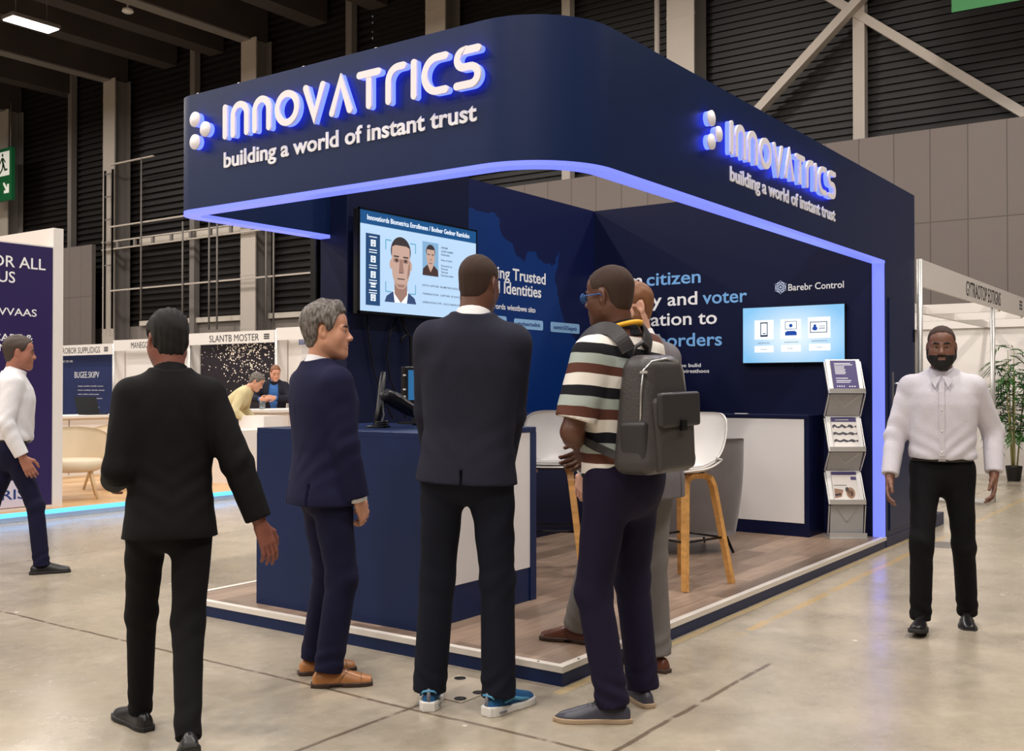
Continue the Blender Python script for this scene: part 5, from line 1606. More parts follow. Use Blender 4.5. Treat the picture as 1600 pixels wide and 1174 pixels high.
def person(name_label, H, loc, heading, cfg):
    """a standing, walking or bending person in a frame that faces +Y (x = the person's right)"""
    s = H / 1.8
    th = math.atan2(-heading[0], heading[1])
    root = thing('person', name_label, 'person', loc, th)
    V = lambda *a: np.array(a, float)
    lean, side, twist = cfg.get('lean', 0), cfg.get('side', 0), cfg.get('twist', 0)
    pel = V(*cfg.get('pel', (0, 0, .93))) * V(1, 1, s)
    Rt = rotz(twist) @ rotx(-lean) @ roty(side)
    tp = lambda x, y, z: pel + Rt @ (V(x, y, z) * s)
    bulk = cfg.get('bulk', 1.0)
    neck = tp(0, -.022, .55)
    hy, hp, hr = cfg.get('head', (0, 0, 0))        # yaw (to the left positive), pitch (down positive), roll
    Rh = Rt @ rotx(lean * cfg.get('level', .7)) @ rotz(hy) @ rotx(-hp) @ roty(hr)
    hs = cfg.get('hs', .95) * (.5 + .5 * s)
    HC = tp(0, -.020, .56) + Rh @ (V(0, .028, .163) * hs) + V(*cfg.get('hoff', (0, 0, 0)))
    J = {}
    for q, sd in ((1, 'R'), (-1, 'L')):
        sh = tp(q * .168 * bulk, -.014, .484) + V(*cfg.get('sh_' + sd, (0, 0, 0)))
        wr = cfg.get('wr_' + sd)
        wr = tp(q * .245, .02, -.03) if wr is None else V(*wr)
        el, wr = ik(sh, wr, .295 * s, .262 * s, cfg.get('pole_' + sd, (q * .35, -1, 0)))
        J['sh' + sd], J['el' + sd], J['wr' + sd] = sh, el, wr
        hip = pel + rotz(twist * .5) @ V(q * .088 * s, 0, -.0)
        f = cfg.get('foot_' + sd, (q * .10, 0, 0, 0, 0))   # heel x, y, z, yaw(left +), pitch (heel raised +)
        Rf = rotz(f[3]) @ rotx(-f[4])
        heel = V(*f[:3])
        an = heel + Rf @ V(0, .062, .088)
        kn, an2 = ik(hip, an, .435 * s, .415 * s, rotz(f[3] * .6 + twist * .3) @ V(0, 1, .12))
        J['hip' + sd], J['kn' + sd], J['an' + sd] = hip, kn, an
        J['Rf' + sd], J['heel' + sd] = Rf, heel
    pts = np.array([v for k, v in J.items() if not k.startswith('Rf')] + [HC, pel])
    lo = pts.min(0) - .26; hi = pts.max(0) + .26
    lo[2] = max(lo[2], -.02)
    lo[2] = min(J['heelR'][2], J['heelL'][2]) - .02
    sk = cfg['skin']; hb = cfg.get('res', .0045)

    # ---- body: one continuous skin surface
    F = Field(lo, hi, hb)
    head_prims(F, HC, Rh, hs, jaw=cfg.get('jaw', 1.0))
    F.cone(tp(0, -.03, .50), HC + Rh @ (V(0, -.022, -.055) * hs), .060 * s, .056 * s, .03)
    slim = [(z, a * .80, b * .76, c) for z, a, b, c in SHIRT_ROWS[:-1]] + [(.59, .055, .055, -.026)]
    b0, b1 = pts.min(0) - .1, pts.max(0) + .1
    F.op(lambda X, Y, Z: loft_d(X, Y, Z, pel, Rt, slim, s), np.minimum(pel, neck) - .25, np.maximum(pel, neck) + .25, .02)
    bare = cfg.get('bare_arms', False)
    for q, sd in ((1, 'R'), (-1, 'L')):
        F.cone(tp(q * .06, -.02, .50), J['sh' + sd], .04 * s, .044 * s, .02)
        r = (.050, .042, .028) if bare else (.040, .034, .026)
        F.cone(J['sh' + sd], J['el' + sd], r[0] * s, r[1] * s, .02)
        mid = J['el' + sd] * .7 + J['wr' + sd] * .3
        F.cone(J['el' + sd], mid, r[1] * s, r[1] * 1.04 * s, .02)
        F.cone(mid, J['wr' + sd], r[1] * 1.02 * s, r[2] * s, .02)
        fa = nrm(J['wr' + sd] - J['el' + sd])
        hd = cfg.get('hand_' + sd, {})
        d_ = nrm(fa + V(*hd.get('bend', (0, 0, 0))))
        n_ = V(*hd.get('palm', (-q, 0, 0)))
        t_ = V(*hd.get('thumb', (0, 1, 0)))
        add_hand(F, J['wr' + sd] + fa * .01, d_, n_, t_, s * .98, hd.get('curl', .45), hd.get('spread', .08), hd.get('close', .5))
        F.cone(J['hip' + sd], J['kn' + sd], .062 * s, .045 * s, .02)
        F.cone(J['kn' + sd], J['an' + sd], .045 * s, .033 * s, .02)
    F.mesh('body', sk, root)

    # ---- eyes and brows
    g = lambda x, y, z: HC + Rh @ (V(x, y, z) * hs)
    if cfg.get('face', True):
        for q in (-1, 1):
            c = g(q * .032, .0795, .0045)
            e = MB().ellipsoid(tuple(c), (.0122 * hs,) * 3, 14, 10).build('eye', M['eye_white'], root, True)
            fwd = Rh @ V(0, 1, 0)
            MB().cyl(tuple(c + fwd * .0105 * hs), tuple(c + fwd * .0128 * hs), .0062 * hs, 14).build('iris', M['iris'], e, True)
            B = Field(g(q * .032, .088, .024) - .045, g(q * .032, .088, .024) + .045, .003)
            B.cone(g(q * .052, .080, .024), g(q * .034, .0935, .031), .0040 * hs, .0052 * hs, .006)
            B.cone(g(q * .034, .0935, .031), g(q * .014, .0995, .027), .0052 * hs, .0052 * hs, .006)
            B.mesh('eyebrow', cfg.get('brow', M['hair_dark']), root)
        L = Field(g(0, .095, -.062) - .04, g(0, .095, -.062) + .04, .003)
        L.cone(g(-.019, .0905, -.056), g(.019, .0905, -.056), .0058 * hs, .0058 * hs, .006)
        L.cone(g(0, .0968, -.0545), g(0, .097, -.056), .0076 * hs, .0076 * hs, .006)
        L.cone(g(-.016, .0912, -.0675), g(.016, .0912, -.0675), .0072 * hs, .0072 * hs, .006)
        L.cone(g(-.024, .1025, -.0615), g(.024, .1025, -.0615), .003 * hs, .003 * hs, .003, 'sub')
        L.mesh('lips', cfg.get('lip', sk), root)

    # ---- hair
    for h in cfg.get('hair', []):
        hair_mesh(root, HC, Rh, hs, h[0], h[1], h[2], h[3] if len(h) > 3 else 0, h[4] if len(h) > 4 else .003, h[5] if len(h) > 5 else 'hair', beard=(len(h) > 5 and h[5] == 'beard'))

    # ---- trousers
    T = Field(np.array([lo[0], lo[1], lo[2]]), np.array([hi[0], hi[1], pel[2] + .24]), .0062)
    tw_ = cfg.get('leg_w', 1.0)
    jk = any(g_[0] == 'jacket' for g_ in cfg['wear'])
    hb_ = .90 * bulk if jk else tw_
    T.ell(pel + V(0, -.012, .0), V(.172, .128, .15) * s * hb_, .03, R=rotz(twist * .5))
    T.ell(pel + V(0, -.032, -.055), V(.135, .074, .095) * s * min(1, hb_), .04)
    for q, sd in ((1, 'R'), (-1, 'L')):
        hip, kn, an = J['hip' + sd], J['kn' + sd], J['an' + sd]
        shin = nrm(an - kn)
        hem = an + shin * cfg.get('hem', .028)
        foot_f = J['Rf' + sd] @ V(0, 1, 0)
        ra, rk, rh = .092 * s * tw_, .066 * s * tw_, .060 * s * tw_ * cfg.get('hem_w', 1.0)
        sd_seed = hash((name_label, sd)) % 1000 if False else (len(name_label) * 7 + q)
        def leg(X, Y, Z, hip=hip, kn=kn, an=an, shin=shin, hem=hem, ra=ra, rk=rk, rh=rh, q=q, ss=sd_seed, foot_f=foot_f):
            a = cone_d(X, Y, Z, hip + V(0, 0, .02), kn, ra, rk)
            b = cone_d(X, Y, Z, kn, an + shin * .06, rk, rh)
            k = .03
            hh = np.maximum(k - np.abs(a - b), 0) / k
            d = np.minimum(a, b) - hh * hh * k * .25
            # folds: behind the knee, at the shoe, and long drag lines from the hip
            tk = (X - kn[0]) * shin[0] + (Y - kn[1]) * shin[1] + (Z - kn[2]) * shin[2]
            ta = (X - hem[0]) * shin[0] + (Y - hem[1]) * shin[1] + (Z - hem[2]) * shin[2]
            slant = (X - kn[0]) * .55 * q + (Y - kn[1]) * .35
            wob = vnoise(X, Y, Z, ss, 9)
            am = .5 + .5 * vnoise(X, Y, Z, ss + 40, 13)
            f1 = np.exp(-(tk / .12) ** 2) * np.sin((tk + slant * 1.3) * 62 + wob * 5) * .0036 * am
            f2 = np.exp(-((ta + .06) / .06) ** 2) * np.sin((ta + slant * 1.1) * 80 + wob * 5) * .0065 * am
            f3 = np.exp(-((tk + .27) / .14) ** 2) * np.sin((tk * .8 + slant * 2.2) * 36 + wob * 5) * .0052 * am
            d = d + f1 + f2 + f3 + wob * .002
            return np.maximum(d, ta)
        R_ = .14 * s
        T.op(leg, np.minimum(np.minimum(hip, kn), an) - R_, np.maximum(np.maximum(hip, kn), an) + R_, .045 if abs(J['footgap'] if 'footgap' in J else 1) else .045)
    wz = cfg.get('waist', .0 if jk else .10)
    up = Rt @ V(0, 0, 1)
    tc = pel + up * wz * s
    T.op(lambda X, Y, Z: (X - tc[0]) * up[0] + (Y - tc[1]) * up[1] + (Z - tc[2]) * up[2], T.lo, np.array([hi[0], hi[1], hi[2]]), mode='cut')
    T.mesh('trousers', cfg['trousers'], root)
    if cfg.get('belt') is not None:
        Bf = Field(tc - V(.3, .3, .2), tc + V(.3, .3, .2), .006)
        rows = [(wz - .035, .178, .134, .0), (wz + .004, .178, .134, .002)]
        Bf.op(lambda X, Y, Z: loft_d(X, Y, Z, pel, Rt, rows, s * tw_), tc - .3, tc + .3, .003)
        bl = Bf.mesh('belt', cfg['belt'], root)
        bc = tp(0, .137 * tw_, wz - .016)
        MB().obox(tuple(bc), tuple(Rt @ V(1, 0, 0)), tuple(Rt @ V(0, 1, 0)), tuple(up), .02, .004, .016).build('buckle', M['steel'], bl, True)

    # ---- upper garment
    def garment(kind, name, m, rows, grow, sleeves, collar=None, vent=None, h=.0062, fold=1.0, front=None):
        G = Field(lo, hi, h)
        rows = [(z, a * bulk + grow, b * bulk ** .6 + grow, c) for z, a, b, c in rows]
        ss = len(name_label) + 3
        def tor(X, Y, Z):
            d = loft_d(X, Y, Z, pel, Rt, rows, s, 2.25)
            x, y, z = X - pel[0], Y - pel[1], Z - pel[2]
            w = Rt[0, 2] * x + Rt[1, 2] * y + Rt[2, 2] * z
            u = Rt[0, 0] * x + Rt[1, 0] * y + Rt[2, 0] * z
            wob = vnoise(X, Y, Z, ss, 8)
            am = .5 + .5 * vnoise(X, Y, Z, ss + 21, 11)
            fo = (np.exp(-((w - .12 * s) / .11) ** 2) * np.sin((w - np.abs(u) * 1.1) * 52 + wob * 6) * .0034 + np.exp(-((w - .38 * s) / .1) ** 2) * np.sin((np.abs(u) * 1.3 + w * .5) * 50 + wob * 5) * .0022) * am
            return d + (fo + wob * .0022) * fold
        G.op(tor, np.minimum(pel, neck) - .42, np.maximum(pel, neck) + .42, .02, m=.05)
        for q, sd in ((1, 'R'), (-1, 'L')):
            sh, el, wr = J['sh' + sd], J['el' + sd], J['wr' + sd]
            G.cone(tp(q * .055, -.02, .535), sh + Rt @ V(-q * .010, 0, .008), .046 * s + grow, .058 * s + grow, .05)
            L, r0, r1, r2 = sleeves
            ax = nrm(wr - el)
            end = wr + ax * (-.012) if L >= 1 else sh + (el - sh) * L
            eax = ax if L >= 1 else nrm(el - sh)
            def slv(X, Y, Z, sh=sh, el=el, wr=wr, end=end, eax=eax, q=q):
                a = cone_d(X, Y, Z, sh, el, r0 * s, r1 * s)
                if L >= 1:
                    b = cone_d(X, Y, Z, el, wr + eax * .05, r1 * s, r2 * s)
                    k = .02
                    hh = np.maximum(k - np.abs(a - b), 0) / k
                    d = np.minimum(a, b) - hh * hh * k * .25
                else: d = a
                te = (X - el[0]) * eax[0] + (Y - el[1]) * eax[1] + (Z - el[2]) * eax[2]
                tt = (X - end[0]) * eax[0] + (Y - end[1]) * eax[1] + (Z - end[2]) * eax[2]
                wob = vnoise(X, Y, Z, ss + 5 + q, 10)
                am = .5 + .5 * vnoise(X, Y, Z, ss + 31 + q, 14)
                d = d + (np.exp(-(te / .11) ** 2) * np.sin((te + (X - el[0]) * .9 + (Y - el[1]) * .5) * 66 + wob * 5) * .0032 * am + np.exp(-((te + .22) / .08) ** 2) * np.sin((te * .8 + (X - el[0]) * 1.2) * 55 + wob * 5) * .0022 * am + wob * .0016) * fold
                return np.maximum(d, tt)
            R_ = (r0 + .02) * s
            ex_ = wr if L >= 1 else el
            G.op(slv, np.minimum(np.minimum(sh, el), ex_) - R_, np.maximum(np.maximum(sh, el), ex_) + R_, .022)
        if vent:
            for vx, vd in vent:     # vents cut into the back skirt
                c = tp(vx, -.165, -.09)
                G.op(lambda X, Y, Z: np.maximum(np.maximum(np.abs(Rt[0, 0] * (X - c[0]) + Rt[1, 0] * (Y - c[1])) - .005, np.abs((X - c[0]) * Rt[0, 1] + (Y - c[1]) * Rt[1, 1]) - .045), np.abs(Z - c[2]) - .10), c - .2, c + .2, .004, 'sub')
        if front:   # opening in front: V neck or open jacket
            pv = lambda X, Y, Z: poly_d((Rt[0, 0] * (X - pel[0]) + Rt[1, 0] * (Y - pel[1]) + Rt[2, 0] * (Z - pel[2])) / s, (Rt[0, 2] * (X - pel[0]) + Rt[1, 2] * (Y - pel[1]) + Rt[2, 2] * (Z - pel[2])) / s, front) * s
            G.op(lambda X, Y, Z: np.maximum(pv(X, Y, Z), .02 - (Rt[0, 1] * (X - pel[0]) + Rt[1, 1] * (Y - pel[1]) + Rt[2, 1] * (Z - pel[2]))), lo, hi, .006, 'sub')
        return G.mesh(name, m, root)
    def ring(name, m, z0, z1, r0, r1, tilt, par=None, yoff=-.026, h=.0045):
        a = tp(0, yoff, z0); ax = nrm(Rt @ V(0, tilt, 1)); b = a + ax * (z1 - z0) * s
        Rr = Rt @ rotx(-math.atan(tilt))
        G = Field(np.minimum(a, b) - .16, np.maximum(a, b) + .16, h)
        G.op(lambda X, Y, Z: loft_d(X, Y, Z, a, Rr, [(0, r0, r0 * 1.06, 0), (z1 - z0, r1, r1 * 1.08, 0)], s), np.minimum(a, b) - .14, np.maximum(a, b) + .14, .005)
        return G.mesh(name, m, par or root)
    for gm in cfg['wear']:
        kind = gm[0]
        if kind == 'jacket':
            garment('jacket', 'jacket', gm[1], [(z, a, b, c) for z, a, b, c in SUIT_ROWS] if not gm[2:] or gm[2] is None else gm[2], 0.008, (1, .074, .064, .052), vent=cfg.get('vent', ((0, 1),)), front=cfg.get('front'))
            ring('jacket_collar', gm[1], .475, .590, .088, .075, .30)
            ring('shirt_collar', cfg['shirt_m'], .545, .600, .075, .067, .34)
            if cfg.get('cuff', True):
                for sd in 'RL':
                    ax = nrm(J['wr' + sd] - J['el' + sd])
                    MB().cyl(tuple(J['wr' + sd] - ax * .03), tuple(J['wr' + sd] + ax * .006), .044 * s, 20, .041 * s).build('shirt_cuff', cfg['shirt_m'], root, True)
        elif kind == 'shirt':
            garment('shirt', gm[3] if len(gm) > 3 else 'shirt', gm[1], SHIRT_ROWS if len(gm) < 3 or gm[2] is None else gm[2], .006, (1, .074, .060, .046), fold=1.5, front=cfg.get('shirt_front'))
            ring('collar', gm[1], .52, .607, .080, .067, .32)
        elif kind == 'polo':
            garment('polo', 'polo_shirt', gm[1], cfg.get('polo_rows', POLO_ROWS), .004, (.84, .080, .078, .06), fold=1.0)
            ring('collar', cfg['collar_m'], .525, .60, .088, .070, .30)
        elif kind == 'shirt_front':
            garment('shirt', 'shirt', gm[1], SHIRT_ROWS, -.006, (.3, .05, .05, .05), fold=.3)
    # ---- shoes
    for q, sd in ((1, 'R'), (-1, 'L')):
        make_shoe(root, J['heel' + sd], J['Rf' + sd], cfg['shoe'], q, cfg.get('shoe_len', .268), cfg.get('shoe_s', 1.0))
    cfg['J'] = J; cfg['HC'] = HC; cfg['Rh'] = Rh; cfg['tp'] = tp; cfg['Rt'] = Rt; cfg['hs'] = hs; cfg['pel'] = pel; cfg['root'] = root; cfg['s'] = s
    return root

def make_shoe(root, heel, Rf, style, q, L, sc):
    """heel: lowest rear point of the sole; shoe points along the foot frame's +Y"""
    kind, m_up, m_sole = style[:3]
    V = lambda *a: np.array(a, float)
    lo_, hi_ = heel - .36, heel + .36
    sneaker = kind == 'sneaker'; low = kind == 'boot'
    ys = np.array([-.012, .0, .03, .075, .12, .165, .21, .25, .275, L + .004]) * L / .285
    hw = np.array([.020, .030, .036, .037, .039, .046, .048, .040, .026, .004]) * sc
    cx = -q * np.array([0, 0, 0, .002, .004, .004, .002, -.002, -.004, -.004])
    ht = np.array([.046, .068, .074, .076, .080, .068, .054, .045, .036, .020]) * (1.18 if sneaker else 1.0)
    zt = .030 if sneaker else .020
    fz = np.linspace(ys[0], ys[-1], 120)
    def smooth(a):
        g_ = np.interp(fz, ys, a); k = np.hanning(9); k /= k.sum()
        return np.convolve(np.pad(g_, 4, 'edge'), k, 'valid')
    HW, CX, HT = smooth(hw), smooth(cx), smooth(ht)
    def local(X, Y, Z):
        x, y, z = X - heel[0], Y - heel[1], Z - heel[2]
        return (Rf[0, 0] * x + Rf[1, 0] * y + Rf[2, 0] * z, Rf[0, 1] * x + Rf[1, 1] * y + Rf[2, 1] * z, Rf[0, 2] * x + Rf[1, 2] * y + Rf[2, 2] * z)
    def upper(X, Y, Z):
        u, v, w = local(X, Y, Z)
        a = np.interp(v, fz, HW); c = np.interp(v, fz, CX); t = np.interp(v, fz, HT)
        u = u - c
        taper = 1 - .18 * np.clip(w / .1, 0, 1)
        q_ = (np.abs(u / (a * taper)) ** 2.4 + np.abs(np.clip(w, 0, 1) / t) ** 2.6) ** (1 / 2.5)
        d = (q_ - 1) * np.minimum(a, .04)
        return np.maximum(np.maximum(d, zt * .7 - w), np.maximum(fz[0] - v, v - fz[-1]))
    def sole(X, Y, Z):
        u, v, w = local(X, Y, Z)
        a = np.interp(v, fz, HW) + (.007 if sneaker else .0035); c = np.interp(v, fz, CX)
        d = np.abs(u - c) - a
        zz = w
        top = zt + (.012 * np.clip((.1 - v) / .1, 0, 1) if sneaker else 0 * v)
        d = np.maximum(d, np.maximum(-zz, zz - top))
        if not sneaker:    # arch gap in front of the heel block
            gap = np.maximum(np.abs(v - L * .36) - L * .10, zz - .010) if kind == 'derby' else None
            if gap is not None: d = np.maximum(d, -gap)
        else:
            d = np.maximum(d, -(np.maximum(np.abs(v - .02), 0) * 0 + 1))
        return np.maximum(d, np.maximum(fz[0] - .008 - v, v - fz[-1] - .006))
    F = Field(lo_, hi_, .0045)
    S = tuple(slice(None) for _ in range(3))
    F.op(upper, lo_, hi_, .004)
    o = F.mesh('shoe', m_up, root)
    G = Field(lo_, hi_, .0042)
    G.op(sole, lo_, hi_, .004)
    G.mesh('sole', m_sole, o)
    g = lambda x, y, z: tuple(heel + Rf @ V(x, y, z))
    k = L / .285
    if kind in ('derby', 'plain', 'sneaker'):
        lm = style[3]
        mb = MB()
        for i, (y, z) in enumerate(((.122, .080), (.138, .0755), (.154, .0705))):
            z *= 1.18 if sneaker else 1.0
            mb.tube([g(-.019, y * k, z - .011), g(0, y * k + .003, z + .001), g(.019, y * k, z - .011)], .0022, 6)
        if kind != 'sneaker':
            mb.tube([g(0, .124 * k, .082), g(.016, .118 * k, .090), g(.026, .128 * k, .080), g(.012, .134 * k, .077), g(0, .126 * k, .082)], .0017, 5)
            mb.tube([g(0, .124 * k, .082), g(-.016, .118 * k, .090), g(-.026, .128 * k, .080), g(-.012, .134 * k, .077), g(0, .126 * k, .082)], .0017, 5)
        mb.build('laces', lm, o, True)
    if kind == 'derby':
        # toe cap seam and quarter seam
        mb = MB()
        def surf(u_frac, y):
            a = np.interp(y, fz, HW); t = np.interp(y, fz, HT); c = np.interp(y, fz, CX)
            ang = u_frac * PI / 2
            x_ = a * .93 * math.copysign(abs(math.sin(ang)) ** .83, math.sin(ang)); z_ = t * abs(math.cos(ang)) ** .77
            return g(x_ + c, y, max(z_, zt) + .0008)
        mb.tube([surf(f_, .222 * k) for f_ in np.linspace(-.95, .95, 15)], .0012, 5)
        mb.tube([surf(f_, (.165 - .06 * abs(f_) ** 1.5) * k) for f_ in np.linspace(-.95, .95, 17)], .0012, 5)
        mb.build('seam', m_sole, o, True)
    if sneaker:
        mb = MB()
        mb.tube([g(0, -.008, .035), g(0, -.013, .07), g(0, -.009, .096)], [.007, .008, .006], 8)
        mb.build('heel_tab', M['sneaker_grey'], o, True)
        mb = MB()
        mb.tube([g(q * .038, .06, .05), g(q * .043, .11, .06), g(q * .046, .16, .045), g(q * .05, .2, .04)], [.006, .007, .007, .004], 6)
        mb.tube([g(-q * .038, .06, .05), g(-q * .042, .11, .06), g(-q * .045, .16, .045), g(-q * .046, .2, .04)], [.006, .007, .007, .004], 6)
        mb.tube([g(-.03, .0, .075), g(-.022, -.008, .084), g(0, -.013, .088), g(.022, -.008, .084), g(.03, 0, .075)], .005, 6)
        mb.build('trim_stripe', M['sneaker_light'], o, True)
        mb = MB()
        for e_ in (-1, 1):
            MB().tube([g(e_ * .044, .02, .018), g(e_ * .046, .06, .016)], [.004, .004], 6).build('sole_vent', M['sneaker_grey'], o, True)
    return o
# ------------------------------------------------------------------ the people in the photograph
M['eye_white'] = mat('eye_white', srgb(226, 218, 210), .25, vary=.02)
M['iris'] = mat('iris_dark', srgb(46, 34, 28), .2, vary=.1)
M['hair_dark'] = mat('hair_black', srgb(15, 12, 11), .85, vary=.2, scale=40, bump=.3, bscale=300)
M['hair_shaved'] = mat('hair_shaved', srgb(52, 33, 24), .85, vary=.15, scale=60)
M['hair_brown'] = mat('hair_brown', srgb(62, 48, 40), .6, vary=.25, scale=40, bump=.3, bscale=200)
M['sneaker_grey'] = mat('sneaker_grey', srgb(120, 122, 130), .7, vary=.08)
M['sneaker_light'] = mat('sneaker_light_blue', srgb(76, 150, 190), .55, vary=.08)
def streaked(name, ca, cb, sx=(70, 8, 8)):
    m, nt, b = new_mat(name)
    tc = nt.nodes.new('ShaderNodeTexCoord'); mp = nt.nodes.new('ShaderNodeMapping'); mp.inputs['Scale'].default_value = sx
    nz = nt.nodes.new('ShaderNodeTexNoise'); nz.inputs['Scale'].default_value = 2.5; nz.inputs['Detail'].default_value = 5
    nt.links.new(tc.outputs['Object'], mp.inputs[0]); nt.links.new(mp.outputs[0], nz.inputs['Vector'])
    cr = nt.nodes.new('ShaderNodeValToRGB'); nt.links.new(nz.outputs['Fac'], cr.inputs[0])
    cr.color_ramp.elements[0].position = .35; cr.color_ramp.elements[0].color = (*ca, 1)
    cr.color_ramp.elements[1].position = .68; cr.color_ramp.elements[1].color = (*cb, 1)
    nt.links.new(cr.outputs[0], b.inputs['Base Color']); b.inputs['Roughness'].default_value = .6
    return m
M['hair_grey'] = streaked('hair_salt_and_pepper', srgb(54, 46, 41), srgb(128, 120, 113), (40, 40, 14))
M['hair_ginger'] = mat('hair_ginger', srgb(120, 76, 46), .6, vary=.2, scale=60)
M['leather_black'] = mat('black_leather', srgb(26, 24, 26), .32, vary=.1, spec=.5)
M['sole_black'] = mat('black_rubber', srgb(24, 22, 22), .7, vary=.1)
M['lace_black'] = mat('black_lace', srgb(22, 22, 24), .8, vary=.1)
tan_l = mat('tan_leather', srgb(176, 116, 66), .35, vary=.14, scale=14)
tan_s = mat('dark_brown_sole', srgb(62, 42, 32), .5, vary=.1)
tan_lace = mat('brown_lace', srgb(96, 60, 36), .8, vary=.1)
brown_l = mat('chestnut_leather', srgb(92, 50, 34), .32, vary=.16, scale=14)
slate_l = mat('slate_leather', srgb(62, 62, 74), .4, vary=.12, scale=14)
gum = mat('tan_gum_sole', srgb(172, 148, 120), .6, vary=.06)
blue_knit = mat('blue_knit', srgb(22, 88, 140), .7, vary=.35, scale=26, bump=.3, bscale=200)
white_r = mat('white_rubber', srgb(222, 218, 212), .5, vary=.03)
navy_suit = cloth('navy_suit', (27, 27, 56))
navy_trouser = cloth('navy_suit_trousers', (24, 24, 50))
dark_suit = cloth('charcoal_navy_jacket', (36, 36, 50))
dark_trouser = cloth('black_navy_trousers', (20, 22, 33))
white_shirt = cloth('white_shirt', (232, 230, 232), .8, .03, .2, 120)
grey_suit = cloth('grey_suit', (112, 108, 112), .85, .1, .3, 200)
grey_trouser = cloth('grey_trousers', (116, 112, 110), .85, .1, .3, 200)
black_suit = cloth('black_suit', (14, 12, 14), .8, .1)
purple_navy = cloth('dark_purple_navy_trousers', (28, 23, 46))

# 1: navy suit, grey hair, in profile
sk1 = skin('light', (206, 150, 122))
person('man with grey hair in a navy suit and tan shoes watching the big screen', 1.77, (-.56, .98, 0), (.80, -.60), dict(
    skin=sk1, res=.004, hair=[(M['hair_grey'], HAIR_SHORT, .015, .8, .0035)], brow=M['hair_brown'], lip=skin('lip_light', (186, 118, 100)),
    hs=1.0, leg_w=1.10, pel=(.0, .01, .93), lean=.0, twist=.33, head=(-.58, .02, 0),
    wr_R=(.16, .15, .85), pole_R=(.5, -1, 0), wr_L=(.0, .16, .90), pole_L=(-1, -.6, 0),
    hand_R=dict(curl=.75, bend=(-.5, .2, 0), palm=(-.6, -.6, 0), thumb=(0, 1, .3)), hand_L=dict(curl=.75, bend=(.4, 0, 0), palm=(0, -1, 0), thumb=(0, .2, 1)),
    foot_R=(.105, -.04, 0, -.12, 0), foot_L=(-.115, -.075, 0, .10, 0),
    wear=[('jacket', navy_suit, [(-.09, .203, .150, .0)] + SUIT_ROWS[1:])], shirt_m=white_shirt, trousers=navy_trouser, shoe=('derby', tan_l, tan_s, tan_lace), vent=((-.09, 1), (.11, 1)), hem=.02))

# 2: tall man from behind, blue sneakers
sk2 = skin('deep', (98, 62, 46))
person('tall man seen from behind in a dark jacket, black trousers and blue sneakers', 1.99, (-.56, .16, 0), (.86, .51), dict(
    skin=sk2, res=.0045, hair=[(M['hair_shaved'], HAIR_CROP, .0028, 0, .0008)], face=True, brow=M['hair_dark'], lip=skin('lip_deep', (96, 54, 46)),
    pel=(.035, .02, .93), side=.045, twist=.0, head=(-.38, .05, 0), hs=.92,
    wr_R=(.15, .26, .98), pole_R=(.9, -.8, 0), wr_L=(-.13, .26, .98), pole_L=(-.9, -.8, 0), bulk=.93,
    foot_R=(.135, -.045, 0, -.62, 0), foot_L=(-.125, .0, 0, .10, 0), leg_w=1.0, hem=.02, hem_w=1.08,
    wear=[('jacket', dark_suit, [(-.055, .203, .150, .0)] + SUIT_ROWS[2:])], shirt_m=white_shirt, trousers=dark_trouser, shoe=('sneaker', blue_knit, white_r, M['sneaker_grey']), shoe_len=.28, vent=((0, 1),)))

# 3: striped polo with backpack
def stripes():
    m, nt, b = new_mat('cloth_striped_polo')
    N = nt.nodes.new; Lk = nt.links.new
    tc = N('ShaderNodeTexCoord'); sp_ = N('ShaderNodeSeparateXYZ'); Lk(tc.outputs['Object'], sp_.inputs[0])
    nz = N('ShaderNodeTexNoise'); nz.inputs['Scale'].default_value = 4; Lk(tc.outputs['Object'], nz.inputs['Vector'])
    ad = N('ShaderNodeMath'); ad.operation = 'MULTIPLY_ADD'; Lk(nz.outputs['Fac'], ad.inputs[0]); ad.inputs[1].default_value = .035; Lk(sp_.outputs['Z'], ad.inputs[2])
    ax = N('ShaderNodeMath'); ax.operation = 'MULTIPLY_ADD'; Lk(sp_.outputs['X'], ax.inputs[0]); ax.inputs[1].default_value = .10; Lk(ad.outputs[0], ax.inputs[2])
    dv = N('ShaderNodeMath'); dv.operation = 'DIVIDE'; Lk(ax.outputs[0], dv.inputs[0]); dv.inputs[1].default_value = .176
    fr = N('ShaderNodeMath'); fr.operation = 'FRACT'; Lk(dv.outputs[0], fr.inputs[0])
    cr = N('ShaderNodeValToRGB'); cr.color_ramp.interpolation = 'CONSTANT'; Lk(fr.outputs[0], cr.inputs[0])
    cols = [(0, srgb(92, 56, 46)), (.23, srgb(168, 178, 172)), (.48, srgb(24, 24, 30)), (.72, srgb(232, 226, 218))]
    e = cr.color_ramp.elements
    e[0].position = 0; e[0].color = (*cols[0][1], 1); e[1].position = cols[1][0]; e[1].color = (*cols[1][1], 1)
    for p_, c in cols[2:]:
        q = e.new(p_); q.color = (*c, 1)
    Lk(cr.outputs[0], b.inputs['Base Color']); b.inputs['Roughness'].default_value = .85; b.inputs['Specular IOR Level'].default_value = .25
    return m
